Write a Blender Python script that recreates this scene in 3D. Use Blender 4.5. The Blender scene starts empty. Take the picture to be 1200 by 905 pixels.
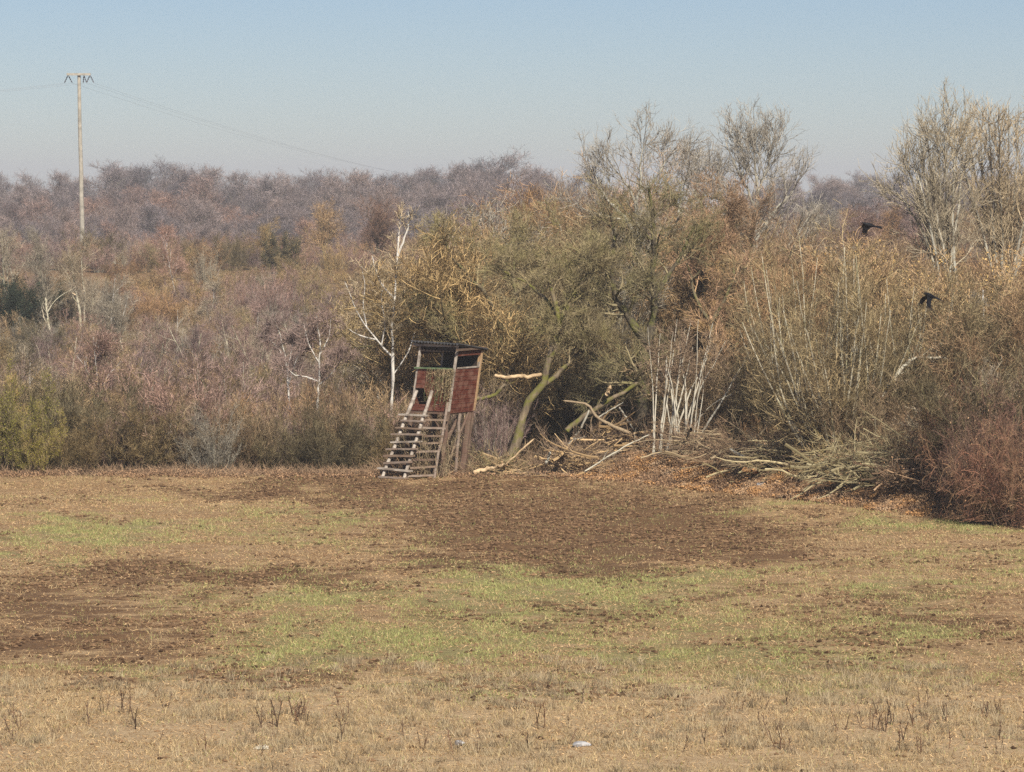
import bpy, math, random
import numpy as np
from mathutils import Vector, Matrix

# ------------------------------------------------------------------ camera
W_, H_, F_ = 1200.0, 905.0, 4269.0
EYE = 9.75
PITCH = math.atan((452.5 - 211.0) / F_)
scn = bpy.context.scene
col = scn.collection
cam_d = bpy.data.cameras.new("camera")
cam = bpy.data.objects.new("camera", cam_d)
col.objects.link(cam)
cam.location = (0, 0, EYE)
cam.rotation_euler = (math.pi / 2 - PITCH, 0, 0)
cam_d.sensor_width = 36.0
cam_d.lens = F_ / W_ * 36.0
cam_d.clip_start = 0.5
cam_d.clip_end = 12000
scn.camera = cam

# ------------------------------------------------------------------ light
SUN_EL, SUN_AZ = math.radians(39), math.radians(163)      # azimuth from +Y towards +X
world = bpy.data.worlds.new("World")
scn.world = world
world.use_nodes = True
wn = world.node_tree
bg = wn.nodes["Background"]
sky = wn.nodes.new("ShaderNodeTexSky")
sky.sky_type = 'NISHITA'
sky.sun_disc = False
sky.sun_elevation = SUN_EL
sky.sun_rotation = SUN_AZ
sky.altitude = 2200
sky.air_density = 1.0
sky.dust_density = 1.3
sky.ozone_density = 4.5
tint = wn.nodes.new("ShaderNodeMix")
tint.data_type = 'RGBA'; tint.blend_type = 'MULTIPLY'
tint.inputs[0].default_value = 1.0
tint.inputs[7].default_value = (1.035, 0.975, 1.0, 1)
wn.links.new(sky.outputs[0], tint.inputs[6])
wn.links.new(tint.outputs[2], bg.inputs[0])
bg.inputs[1].default_value = 0.0575
sd = bpy.data.lights.new("sun", 'SUN')
sd.energy = 5.0
sd.angle = math.radians(0.6)
sd.color = (1.0, 0.92, 0.79)
sun = bpy.data.objects.new("sun", sd)
col.objects.link(sun)
to_sun = Vector((math.sin(SUN_AZ) * math.cos(SUN_EL), math.cos(SUN_AZ) * math.cos(SUN_EL), math.sin(SUN_EL)))
sun.rotation_euler = to_sun.to_track_quat('Z', 'Y').to_euler()
sun.location = (0, -20, 60)
vs = scn.view_settings
vs.view_transform = 'Standard'
vs.look = 'None'
vs.exposure = 0.40
vs.gamma = 1.0
vs.use_curve_mapping = False
scn.cycles.use_denoising = False
scn.cycles.max_bounces = 6
scn.cycles.diffuse_bounces = 2
scn.cycles.glossy_bounces = 2
scn.cycles.volume_bounces = 0
scn.cycles.transparent_max_bounces = 4

# ------------------------------------------------------------------ helpers
RNG = np.random.default_rng(7)
cp, sp = math.cos(PITCH), math.sin(PITCH)


def ray(px, py):
    a = (px - 600.0) / F_
    b = (452.5 - py) / F_
    return np.array([a, cp + b * sp, -sp + b * cp])


def pt(px, py, d):
    r = ray(px, py)
    return np.array([0, 0, EYE]) + r * (d / r[1])


def X_at(px, d):
    return (px - 600.0) / F_ * d * 1.0016


def px_of(x, d):
    return x / d * F_ + 600.0


def sstep(a, b, x):
    t = np.clip((x - a) / (b - a), 0, 1)
    return t * t * (3 - 2 * t)


def hash2(ix, iy, seed):
    h = (ix.astype(np.int64) * 374761393 + iy.astype(np.int64) * 668265263 + seed * 974711) & 0xFFFFFFFF
    h = ((h ^ (h >> 13)) * 1274126177) & 0xFFFFFFFF
    h = h ^ (h >> 16)
    return (h & 0xFFFFFF) / float(0xFFFFFF)


def vnoise(x, y, seed=0):
    x = np.asarray(x, float); y = np.asarray(y, float)
    ix = np.floor(x); iy = np.floor(y)
    fx = x - ix; fy = y - iy
    fx = fx * fx * (3 - 2 * fx); fy = fy * fy * (3 - 2 * fy)
    a = hash2(ix, iy, seed); b = hash2(ix + 1, iy, seed)
    c = hash2(ix, iy + 1, seed); d = hash2(ix + 1, iy + 1, seed)
    return (a * (1 - fx) + b * fx) * (1 - fy) + (c * (1 - fx) + d * fx) * fy


def fbm(x, y, seed=0, o=4):
    s = 0; a = 0.5; n = 0
    for k in range(o):
        s = s + a * vnoise(x * 2 ** k, y * 2 ** k, seed + k * 17)
        n += a; a *= 0.5
    return s / n


EDGE_X = [-400, -40, -5, 1.5, 4.1, 7.8, 11.0, 14.0, 20, 40, 400]
EDGE_Y = [119, 119, 119.6, 119.6, 117.2, 111.0, 105.0, 100.0, 91, 70, 60]


def edge(x):
    return np.interp(x, EDGE_X, EDGE_Y)


def ground_z(x, y):
    x = np.asarray(x, float); y = np.asarray(y, float)
    z = 8.05 * (1 - sstep(0, 55, y))
    z = z + np.interp(y, [0, 121, 134, 150, 200, 228, 255, 262, 300, 335, 380, 420, 500, 640, 900, 1500, 6000],
                      [0, 0, -1.3, -2.2, -1.5, 0.0, 2.0, 2.1, 2.2, 2.1, 0.6, -1.5, -1.0, 0.5, 0.0, -6, -60])
    e = edge(x)
    right = sstep(1.0, 5.0, x)
    # bank of leaf litter along the wood edge, and the wood floor behind it on the right
    z = z + right * (0.8 * sstep(-0.3, 4.5, y - e)) * (1 - sstep(400, 600, y))
    z = z + right * 1.3 * sstep(121, 134, y) * (1 - sstep(150, 260, y))
    field = (y > 40) & (y < 125)
    und = (fbm(x * 0.06, y * 0.05, 3, 2) - 0.5) * 0.5 * sstep(40, 60, y) * (1 - sstep(108, 119, y))
    z = z + und
    far = sstep(125, 200, y)
    z = z + far * (fbm(x * 0.02, y * 0.02, 9, 3) - 0.5) * 1.2
    return z


# field patches, centre and radii given as seen in the photo, evaluated once on the ground
SOIL = [(690, 628, 270, 54, 1.25), (450, 576, 320, 18, 1.1), (230, 680, 250, 24, .9), (110, 745, 190, 62, .7),
        (1010, 716, 220, 20, .5), (560, 660, 160, 22, .6), (700, 815, 170, 30, .35), (1180, 740, 90, 14, .5),
        (860, 640, 70, 30, .6), (470, 625, 130, 22, .35), (300, 790, 170, 22, .35), (920, 570, 100, 14, .3)]
GREEN = [(640, 712, 280, 28, .8), (570, 752, 170, 36, .7), (890, 770, 280, 48, .6), (330, 765, 100, 46, .75), (780, 735, 330, 40, .5), (420, 700, 160, 22, .5),
         (395, 600, 110, 11, .5), (70, 625, 50, 16, .7), (140, 636, 60, 15, .7), (20, 660, 70, 14, .6),
         (480, 640, 100, 12, .35), (900, 604, 110, 10, .55), (1080, 628, 130, 13, .6), (820, 612, 90, 9, .35),
         (990, 745, 150, 26, .45), (250, 710, 120, 34, .35), (700, 690, 200, 12, .55), (600, 800, 330, 22, .25),
         (1150, 660, 80, 14, .2), (1000, 690, 160, 10, .3), (540, 812, 400, 9, .4)]


def patch(px, py, L, sd):
    out = np.zeros_like(px)
    wx = (fbm(px * 0.012, py * 0.03, sd, 4) - 0.5) * 130
    wy = (fbm(px * 0.012, py * 0.03, sd + 50, 4) - 0.5) * 60
    for cx, cy, rx, ry, s in L:
        d = np.sqrt(((px + wx - cx) / rx) ** 2 + ((py + wy - cy) / ry) ** 2)
        out = np.maximum(out, s * (1 - sstep(0.25, 1.45, d)))
    return out


def field_attr(x, y):
    yy = np.maximum(y, 20)
    px = x / yy * F_ + 600
    py = 211 + F_ * EYE / yy
    inn = sstep(575, 600, py) * (1 - sstep(800, 830, py))
    wv = (fbm(px * .004, py * .01, 301, 3) - .5) * 60
    s_ = patch(px, py, SOIL, 21) + .45 * inn * sstep(.54, .70, fbm(px * .0045 + 9, (py + wv) * .05, 303, 4))
    g_ = patch(px, py, GREEN, 77) + .42 * inn * sstep(.52, .68, fbm(px * .0055 + 3, (py + wv) * .06, 305, 4))
    return np.minimum(s_, 1.1), np.minimum(g_, 1.0)


# ------------------------------------------------------------------ mesh building
def make_mesh(name, verts, faces, tint=None, mats=(), fmat=None, smooth=False, attrs=None):
    """faces: (N,3) or (N,4) int array"""
    me = bpy.data.meshes.new(name)
    verts = np.ascontiguousarray(verts, dtype=np.float32)
    faces = np.ascontiguousarray(faces, dtype=np.int32)
    n, k = faces.shape
    me.vertices.add(len(verts))
    me.vertices.foreach_set("co", verts.ravel())
    me.loops.add(n * k)
    me.loops.foreach_set("vertex_index", faces.ravel())
    me.polygons.add(n)
    me.polygons.foreach_set("loop_start", np.arange(0, n * k, k, dtype=np.int32))
    me.polygons.foreach_set("loop_total", np.full(n, k, dtype=np.int32))
    if fmat is not None:
        me.polygons.foreach_set("material_index", np.ascontiguousarray(fmat, dtype=np.int32))
    me.polygons.foreach_set("use_smooth", np.full(n, smooth, dtype=bool))
    me.update(calc_edges=True)
    if tint is not None:
        a = me.attributes.new("tint", 'FLOAT', 'POINT')
        a.data.foreach_set("value", np.ascontiguousarray(tint, dtype=np.float32))
    for kx, v in (attrs or {}).items():
        a = me.attributes.new(kx, 'FLOAT', 'POINT')
        a.data.foreach_set("value", np.ascontiguousarray(v, dtype=np.float32))
    for m in mats:
        me.materials.append(m)
    return me


def add_obj(name, me, parent=None, loc=(0, 0, 0), rot=(0, 0, 0), scale=(1, 1, 1)):
    o = bpy.data.objects.new(name, me)
    col.objects.link(o)
    o.location = [float(v) for v in loc]
    o.rotation_euler = rot
    o.scale = scale
    if parent is not None:
        o.parent = parent
    return o


def tag(o, label=None, cat=None, group=None, kind=None):
    if label: o['label'] = label
    if cat: o['category'] = cat
    if group: o['group'] = group
    if kind: o['kind'] = kind
    return o


def norm(v):
    return v / np.maximum(np.linalg.norm(v, axis=-1, keepdims=True), 1e-9)


def sweep(P, R, S, tint):
    """P (N,K,3), R (N,K) -> tubes"""
    N, K, _ = P.shape
    T = norm(np.gradient(P, axis=1))
    ref = np.array([0.31, 0.22, 0.92])
    ref = np.where(np.abs(T @ ref)[..., None] > 0.93, np.array([0.9, -0.4, 0.1]), ref)
    U = norm(np.cross(T, ref)); V = np.cross(T, U)
    a = np.arange(S) / S * 2 * np.pi
    ring = (U[:, :, None, :] * np.cos(a)[None, None, :, None] + V[:, :, None, :] * np.sin(a)[None, None, :, None])
    verts = (P[:, :, None, :] + ring * R[:, :, None, None]).reshape(-1, 3)
    i = np.arange(N)[:, None, None] * K * S
    k = np.arange(K - 1)[None, :, None] * S
    s = np.arange(S)[None, None, :]
    s2 = (s + 1) % S
    f = np.stack([i + k + s, i + k + s2, i + k + S + s2, i + k + S + s], -1).reshape(-1, 4)
    return verts, f, np.repeat(tint, K * S)


def join(parts):
    vs_, fs, ts, off = [], [], [], 0
    for v, f, t in parts:
        vs_.append(v); fs.append(f + off); ts.append(t); off += len(v)
    return np.concatenate(vs_), np.concatenate(fs), np.concatenate(ts)


def grow(rng, P, R, n, L, ang=(30, 60), tr=(.25, 1.0), K=5, wig=.2, up=.1, rr=.55, rmin=.006, taper=.5, zmin=.05, side=None):
    N, Kp, _ = P.shape
    ln = np.linalg.norm(P[:, -1] - P[:, 0], axis=-1) + 0.01
    idx = rng.choice(N, n, p=ln / ln.sum())
    t = rng.uniform(tr[0], tr[1], n)
    kf = np.minimum(t * (Kp - 1), Kp - 1 - 1e-4)
    k0 = kf.astype(int); fr = (kf - k0)[:, None]
    a = P[idx, k0]; b = P[idx, k0 + 1]
    pos = a * (1 - fr) + b * fr
    tan = norm(b - a)
    r0 = (R[idx, k0] * (1 - fr[:, 0]) + R[idx, k0 + 1] * fr[:, 0]) * rr * rng.uniform(.75, 1.05, n)
    r0 = np.maximum(r0, rmin)
    rnd = rng.normal(size=(n, 3))
    perp = norm(rnd - (rnd * tan).sum(-1, keepdims=True) * tan)
    an = np.radians(rng.uniform(ang[0], ang[1], n))[:, None]
    d = np.cos(an) * tan + np.sin(an) * perp
    le = L * rng.uniform(.55, 1.2, n) * (1 - taper * t)
    step = (le / (K - 1))[:, None]
    out = np.empty((n, K, 3)); out[:, 0] = pos
    for k in range(1, K):
        d = norm(d + wig * rng.normal(size=(n, 3)) + np.array([0, 0, up]))
        out[:, k] = out[:, k - 1] + d * step
    out[..., 2] = np.maximum(out[..., 2], zmin)
    rad = r0[:, None] * (1 - .8 * np.linspace(0, 1, K)[None, :])
    rad = np.maximum(rad, rmin * .6)
    return out, rad


def stems(rng, n, H, spread, lean, r0, K=8, wig=.08, up=.05, rend=.25, hvar=.25):
    az = rng.uniform(0, 2 * np.pi, n)
    base = np.stack([np.cos(az), np.sin(az), np.zeros(n)], -1) * (spread * np.sqrt(rng.uniform(0, 1, n)))[:, None]
    le = np.tan(np.radians(rng.uniform(lean[0], lean[1], n)))
    d = norm(np.stack([np.cos(az) * le, np.sin(az) * le, np.ones(n)], -1))
    L = H * rng.uniform(1 - hvar, 1.0, n)
    out = np.empty((n, K, 3)); out[:, 0] = base - np.array([0, 0, .15])
    for k in range(1, K):
        d = norm(d + wig * rng.normal(size=(n, 3)) + np.array([0, 0, up]))
        out[:, k] = out[:, k - 1] + d * (L / (K - 1))[:, None]
    R = (r0 * rng.uniform(.7, 1.1, n))[:, None] * (1 - (1 - rend) * np.linspace(0, 1, K)[None, :] ** .8)
    return out, R


def leaves(rng, P, n, size, spread=.06, lift=0.0):
    """small folded leaf / catkin faces along polylines"""
    N, K, _ = P.shape
    idx = rng.integers(0, N, n)
    t = rng.uniform(0.1, 1, n) * (K - 1.001)
    k0 = t.astype(int); fr = (t - k0)[:, None]
    c = P[idx, k0] * (1 - fr) + P[idx, k0 + 1] * fr + rng.normal(size=(n, 3)) * spread
    c[:, 2] = np.maximum(c[:, 2], .04)
    u = norm(rng.normal(size=(n, 3))); v = norm(np.cross(u, rng.normal(size=(n, 3))))
    s = size * rng.uniform(.5, 1.3, (n, 1))
    q = np.stack([c - u * s, c - v * s * .45, c + u * s, c + v * s * .45], 1).reshape(-1, 3)
    f = np.arange(n * 4).reshape(-1, 4)
    return q, f, np.repeat(rng.uniform(0, 1, n), 4)


# ------------------------------------------------------------------ materials
def new_mat(name):
    m = bpy.data.materials.new(name)
    m.use_nodes = True
    nt = m.node_tree
    b = nt.nodes["Principled BSDF"]
    b.inputs["Roughness"].default_value = 0.85
    b.inputs["Specular IOR Level"].default_value = 0.2
    return m, nt, b


def n_noise(nt, scale, detail=4, rough=.6, coord='Object', dist=0.0, vec=None):
    if vec is None:
        tc = nt.nodes.new("ShaderNodeTexCoord")
        vec = tc.outputs[coord]
    n = nt.nodes.new("ShaderNodeTexNoise")
    n.inputs["Scale"].default_value = scale
    n.inputs["Detail"].default_value = detail
    n.inputs["Roughness"].default_value = rough
    n.inputs["Distortion"].default_value = dist
    nt.links.new(vec, n.inputs["Vector"])
    return n.outputs["Fac"]


def n_ramp(nt, fac, stops):
    r = nt.nodes.new("ShaderNodeValToRGB")
    e = r.color_ramp.elements
    while len(e) < len(stops): e.new(0.5)
    for i, (p, c) in enumerate(stops):
        e[i].position = p
        e[i].color = (c[0], c[1], c[2], 1) if not isinstance(c, (int, float)) else (c, c, c, 1)
    nt.links.new(fac, r.inputs[0])
    return r.outputs[0]


def n_mix(nt, fac, a, b, mode='MIX'):
    m = nt.nodes.new("ShaderNodeMix")
    m.data_type = 'RGBA'; m.blend_type = mode
    for sock, v in ((m.inputs[0], fac), (m.inputs[6], a), (m.inputs[7], b)):
        if isinstance(v, (int, float)): sock.default_value = v
        elif isinstance(v, tuple): sock.default_value = (v[0], v[1], v[2], 1)
        else: nt.links.new(v, sock)
    return m.outputs[2]


def n_attr(nt, name):
    a = nt.nodes.new("ShaderNodeAttribute")
    a.attribute_name = name
    return a.outputs["Fac"]


def n_math(nt, op, a, b=0.0):
    m = nt.nodes.new("ShaderNodeMath"); m.operation = op
    for s, v in ((m.inputs[0], a), (m.inputs[1], b)):
        if isinstance(v, (int, float)): s.default_value = v
        else: nt.links.new(v, s)
    return m.outputs[0]


def n_bump(nt, b, h, strength=.5, dist=.02):
    bp = nt.nodes.new("ShaderNodeBump")
    bp.inputs["Strength"].default_value = strength
    bp.inputs["Distance"].default_value = dist
    nt.links.new(h, bp.inputs["Height"])
    nt.links.new(bp.outputs[0], b.inputs["Normal"])


TWIG_CACHE = {}


def twig_mat(name, c1, c2, c3=None):
    """every twig its own tone between c1 and c2 (attribute tint), patches of c3, small drift from plant to plant"""
    if name in TWIG_CACHE: return TWIG_CACHE[name]
    m, nt, b = new_mat(name)
    base = n_ramp(nt, n_attr(nt, "tint"), [(0, c1), (1, c2)])
    if c3 is not None:
        f = n_ramp(nt, n_noise(nt, 1.3, 3), [(.45, 0.0), (.62, 1.0)])
        base = n_mix(nt, f, base, c3)
    oi = nt.nodes.new("ShaderNodeObjectInfo")
    k = n_ramp(nt, oi.outputs["Random"], [(0, (.72, .76, .82)), (.5, (1, 1, 1)), (1, (1.2, 1.1, .98))])
    base = n_mix(nt, 1.0, base, k, 'MULTIPLY')
    nt.links.new(base, b.inputs["Base Color"])
    TWIG_CACHE[name] = m
    return m


def bark_mat(name, c1, c2, patchc=None, pscale=2.5, lo=.5, hi=.6, fine=14):
    m, nt, b = new_mat(name)
    tc = nt.nodes.new("ShaderNodeTexCoord")
    mp = nt.nodes.new("ShaderNodeMapping")
    mp.inputs["Scale"].default_value = (1, 1, .35)
    nt.links.new(tc.outputs["Object"], mp.inputs[0])
    f = n_noise(nt, fine, 5, .7, vec=mp.outputs[0])
    base = n_ramp(nt, f, [(.3, c1), (.7, c2)])
    if patchc is not None:
        g = n_ramp(nt, n_noise(nt, pscale, 4), [(lo, 0.0), (hi, 1.0)])
        base = n_mix(nt, g, base, patchc)
    nt.links.new(base, b.inputs["Base Color"])
    n_bump(nt, b, f, .7, .03)
    return m


def plain_mat(name, c1, c2, scale=20, rough=.8, stretch=(1, 1, 1), bump=.3, lo=.35, hi=.65, metal=0):
    m, nt, b = new_mat(name)
    tc = nt.nodes.new("ShaderNodeTexCoord")
    mp = nt.nodes.new("ShaderNodeMapping")
    mp.inputs["Scale"].default_value = stretch
    nt.links.new(tc.outputs["Object"], mp.inputs[0])
    f = n_noise(nt, scale, 5, .65, vec=mp.outputs[0])
    nt.links.new(n_ramp(nt, f, [(lo, c1), (hi, c2)]), b.inputs["Base Color"])
    b.inputs["Roughness"].default_value = rough
    b.inputs["Metallic"].default_value = metal
    n_bump(nt, b, f, bump, .01)
    return m


M_BARK_OLIVE = bark_mat("olive_bark", (.10, .08, .05), (.24, .20, .13), (.26, .25, .09), 1.6, .46, .6)
M_BARK_GREY = bark_mat("grey_bark", (.22, .20, .17), (.52, .49, .41), (.16, .13, .09), 1.5, .5, .62)
M_BARK_DARK = bark_mat("dark_bark", (.035, .03, .022), (.13, .105, .07), (.12, .12, .035), 2.2, .5, .62)
M_BARK_BIRCH = bark_mat("birch_bark", (.40, .37, .33), (.72, .69, .63), (.10, .085, .07), 3.2, .54, .62, 8)
M_BARK_PALE = bark_mat("pale_bark", (.34, .31, .24), (.66, .62, .50), (.17, .14, .09), 1.8, .55, .68)
M_TW_OLIVE = twig_mat("olive_twigs", (.12, .09, .045), (.52, .41, .23), (.30, .25, .11))
M_TW_TAN = twig_mat("tan_twigs", (.20, .145, .08), (.56, .43, .26))
M_TW_GREY = twig_mat("grey_twigs", (.17, .145, .115), (.50, .45, .37))
M_TW_BROWN = twig_mat("brown_twigs", (.13, .085, .055), (.44, .31, .20))
M_TW_MAUVE = twig_mat("mauve_twigs", (.15, .105, .09), (.42, .31, .27))
M_TW_RED = twig_mat("red_twigs", (.15, .065, .05), (.42, .20, .14))
M_TW_RUST = twig_mat("rust_twigs", (.24, .12, .06), (.56, .32, .16))
M_TW_FAR = twig_mat("far_haze_twigs", (.13, .105, .10), (.34, .28, .25))
M_TW_GREYTAN = twig_mat("grey_tan_twigs", (.19, .155, .105), (.58, .49, .34))
M_TW_DKOLIVE = twig_mat("dark_olive_twigs", (.05, .045, .02), (.24, .21, .10))
M_TW_BRAM = twig_mat("bramble_canes", (.05, .026, .02), (.27, .145, .105), (.24, .165, .105))
M_TW_DARK = twig_mat("dark_green_needles", (.012, .018, .012), (.06, .075, .045))
M_LF_GOLD = twig_mat("golden_leaf", (.40, .23, .09), (.70, .50, .20))
M_LF_YG = twig_mat("yellow_green_catkin", (.07, .07, .015), (.44, .39, .06))
M_LF_RUST = twig_mat("rusty_leaf", (.20, .095, .04), (.70, .40, .17), (.46, .32, .20))
M_LF_BROWN = twig_mat("dead_leaf", (.10, .06, .04), (.42, .27, .16))


def uni_mat(name, bark):
    """one material for all plants of a kind: the plant's own colour (object colour) times twig-to-twig or bark variation"""
    m, nt, b = new_mat(name)
    oi = nt.nodes.new("ShaderNodeObjectInfo")
    if bark:
        f = n_noise(nt, 12, 5, .7)
        k = n_ramp(nt, f, [(.3, (.5, .48, .45)), (.7, (1.45, 1.45, 1.4))])
        n_bump(nt, b, f, .7, .03)
        base = n_mix(nt, 1.0, oi.outputs["Color"], k, 'MULTIPLY')
        g = n_ramp(nt, n_noise(nt, 1.6, 4), [(.52, 0.0), (.64, .7)])
        base = n_mix(nt, g, base, (.20, .19, .08))
    else:
        k = n_ramp(nt, n_attr(nt, "tint"), [(0, (.27, .235, .20)), (.55, (.76, .745, .73)), (1, (2.0, 1.98, 1.92))])
        base = n_mix(nt, 1.0, oi.outputs["Color"], k, 'MULTIPLY')
        r = n_ramp(nt, oi.outputs["Random"], [(0, (.72, .76, .82)), (.5, (1, 1, 1)), (1, (1.2, 1.1, .98))])
        base = n_mix(nt, 1.0, base, r, 'MULTIPLY')
        h = n_ramp(nt, n_noise(nt, .9, 3), [(.3, (.88, .90, .88)), (.7, (1.12, 1.06, 1.02))])
        base = n_mix(nt, 1.0, base, h, 'MULTIPLY')
    nt.links.new(base, b.inputs["Base Color"])
    return m


M_UNI_TW, M_UNI_BARK = uni_mat("plant_twigs", False), uni_mat("plant_bark", True)
UNI = {M_TW_OLIVE: (.345, .27, .15), M_TW_TAN: (.38, .285, .18), M_TW_GREY: (.34, .305, .245), M_TW_BROWN: (.33, .225, .135), M_TW_MAUVE: (.33, .235, .215),
       M_TW_RED: (.23, .15, .115), M_TW_RUST: (.33, .235, .14), M_TW_DKOLIVE: (.19, .155, .09), M_TW_GREYTAN: (.40, .345, .255), M_TW_FAR: (.265, .225, .235), M_TW_DARK: (.036, .046, .028),  # far wood colour pushed to lavender, with distance haze mixed in
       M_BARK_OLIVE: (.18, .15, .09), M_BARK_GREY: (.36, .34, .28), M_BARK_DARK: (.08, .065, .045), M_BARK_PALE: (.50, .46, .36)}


def ground_mat():
    m, nt, b = new_mat("field_and_wood_floor")
    tc = nt.nodes.new("ShaderNodeTexCoord")
    vec = tc.outputs["Object"]
    mp = nt.nodes.new("ShaderNodeMapping")
    mp.inputs["Scale"].default_value = (.45, 1.0, 1.0)
    nt.links.new(vec, mp.inputs[0])
    fine = n_noise(nt, 14, 6, .8, vec=mp.outputs[0])
    mid = n_noise(nt, 1.7, 5, .7, vec=mp.outputs[0])
    big = n_noise(nt, .28, 4, .6, vec=mp.outputs[0])
    straw = n_ramp(nt, fine, [(.3, (.20, .12, .06)), (.5, (.43, .295, .16)), (.7, (.66, .49, .29))])
    straw2 = n_ramp(nt, fine, [(.3, (.16, .09, .042)), (.55, (.34, .21, .105)), (.75, (.52, .36, .20))])
    base = n_mix(nt, n_ramp(nt, mid, [(.38, 0.0), (.62, 1.0)]), straw, straw2)
    base = n_mix(nt, n_ramp(nt, big, [(.4, 0.0), (.65, .6)]), base, straw2)
    belt = n_ramp(nt, fine, [(.3, (.26, .165, .085)), (.5, (.53, .38, .215)), (.7, (.76, .60, .37))])
    base = n_mix(nt, n_math(nt, 'MULTIPLY', n_attr(nt, "belt"), .75), base, belt)
    soil = n_ramp(nt, fine, [(.3, (.06, .031, .015)), (.55, (.155, .083, .039)), (.75, (.32, .19, .10))])
    green = n_ramp(nt, fine, [(.3, (.14, .12, .045)), (.55, (.29, .275, .11)), (.75, (.46, .43, .20))])
    wob = n_math(nt, 'MULTIPLY', n_math(nt, 'SUBTRACT', mid, .5), 2.6)
    wob2 = n_math(nt, 'MULTIPLY', n_math(nt, 'SUBTRACT', fine, .5), 1.8)
    w = n_math(nt, 'ADD', wob, wob2)
    gs = n_ramp(nt, n_math(nt, 'ADD', n_attr(nt, "green"), w), [(.34, 0.0), (.7, .75)])
    ss = n_ramp(nt, n_math(nt, 'ADD', n_attr(nt, "soil"), w), [(.42, 0.0), (.75, .85)])
    base = n_mix(nt, gs, base, green)
    base = n_mix(nt, ss, base, soil)
    lit = n_ramp(nt, fine, [(.3, (.06, .037, .022)), (.55, (.17, .10, .055)), (.75, (.34, .22, .12))])
    rust = n_ramp(nt, fine, [(.3, (.12, .06, .03)), (.55, (.32, .17, .075)), (.75, (.54, .33, .16))])
    lit = n_mix(nt, n_math(nt, 'MULTIPLY', n_attr(nt, "rust"), n_ramp(nt, mid, [(.4, .1), (.6, 1.0)])), lit, rust)
    base = n_mix(nt, n_attr(nt, "wood"), base, lit)
    nt.links.new(base, b.inputs["Base Color"])
    n_bump(nt, b, n_math(nt, 'ADD', fine, mid), .9, .06)
    return m


# ------------------------------------------------------------------ ground
def axis(parts):
    out = []
    for a, b, s in parts:
        out.append(np.arange(a, b, s))
    return np.concatenate(out + [np.array([parts[-1][1]])])


ys = axis([(-400, -40, 60), (-40, 52, 4), (52, 80, .12), (80, 124, .16), (124, 150, 1.2), (150, 420, 5), (420, 900, 20), (900, 6000, 300)])
xs_p = axis([(0, 19, .16), (19, 40, 1.5), (40, 200, 8), (200, 1000, 60), (1000, 4000, 500)])
xs = np.concatenate([-xs_p[:0:-1], xs_p])
GX, GY = np.meshgrid(xs, ys)
gx, gy = GX.ravel(), GY.ravel()
gz = ground_z(gx, gy)
g_soil, g_green = field_attr(gx, gy)
infield = (np.abs(gx) < 20) & (gy > 51) & (gy < 125)
clod = (fbm(gx * 2.4, gy * 2.4, 31, 3) - .5)
rough = np.where(infield, clod * (.05 + .10 * g_soil), 0)
gz = gz + rough
nx, ny = len(xs), len(ys)
ii = np.arange(ny - 1)[:, None] * nx + np.arange(nx - 1)[None, :]
gf = np.stack([ii, ii + 1, ii + 1 + nx, ii + nx], -1).reshape(-1, 4)
e_ = gy - edge(gx) + (fbm(gx * .8, gy * .8, 5, 3) - .5) * 1.6
g_wood = sstep(-.4, .5, e_)
g_rust = sstep(1.0, 3.0, gx) * (1 - sstep(11.0, 13.0, gx)) * (1 - sstep(4, 7, gy - edge(gx)))
# dry meadow strip on the far slope
g_belt = 1 - sstep(69.5, 71.5, gy + (fbm(gx * .4, gy * .4, 15, 3) - .5) * 3)
me_g = make_mesh("ground", np.stack([gx, gy, gz], -1), gf, mats=[ground_mat()], smooth=True,
                 attrs={"belt": g_belt, "soil": g_soil * (1 - g_wood), "green": g_green * (1 - g_wood), "wood": g_wood * (1 - .75 * sstep(235, 250, gy) * (1 - sstep(275, 300, gy))), "rust": g_rust})
tag(add_obj("ground", me_g), kind='structure')


def gz1(x, y):
    return float(ground_z(np.array([x]), np.array([y]))[0])


# ------------------------------------------------------------------ field scatter
def scatter_xy(n, y0, y1, rng):
    # even over the visible trapezoid, with a margin
    y = np.sqrt(rng.uniform(y0 ** 2, y1 ** 2, n))
    x = rng.uniform(-.155, .155, n) * y
    return x, y


def surf_z(x, y):
    s, g = field_attr(x, y)
    return ground_z(x, y) + (fbm(x * 2.4, y * 2.4, 31, 3) - .5) * (.05 + .10 * s), s, g


def tri_blades(x, y, z, h, w, rng, lean=.4):
    n = len(x)
    az = rng.uniform(0, 2 * np.pi, n)
    ux, uy = np.cos(az) * w, np.sin(az) * w
    dx, dy = rng.normal(size=n) * lean * h, rng.normal(size=n) * lean * h
    a = np.stack([x - ux, y - uy, z - .01], -1); b = np.stack([x + ux, y + uy, z - .01], -1)
    c = np.stack([x + dx, y + dy, z + h], -1)
    v = np.stack([a, b, c], 1).reshape(-1, 3)
    return v, np.arange(3 * n).reshape(-1, 3)


def straw_pieces(x, y, z, L, w, rng, tilt=.25):
    n = len(x)
    az = rng.uniform(0, 2 * np.pi, n); el = rng.normal(size=n) * tilt
    u = np.stack([np.cos(az) * np.cos(el), np.sin(az) * np.cos(el), np.sin(el)], -1) * (L / 2)[:, None]
    s = norm(np.cross(u, rng.normal(size=(n, 3)))) * w[:, None]
    c = np.stack([x, y, z + .012 + np.abs(u[:, 2])], -1)
    v = np.stack([c - u - s, c + u - s * .6, c + u + s * .6, c - u + s], 1).reshape(-1, 3)
    return v, np.arange(4 * n).reshape(-1, 4)


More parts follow.
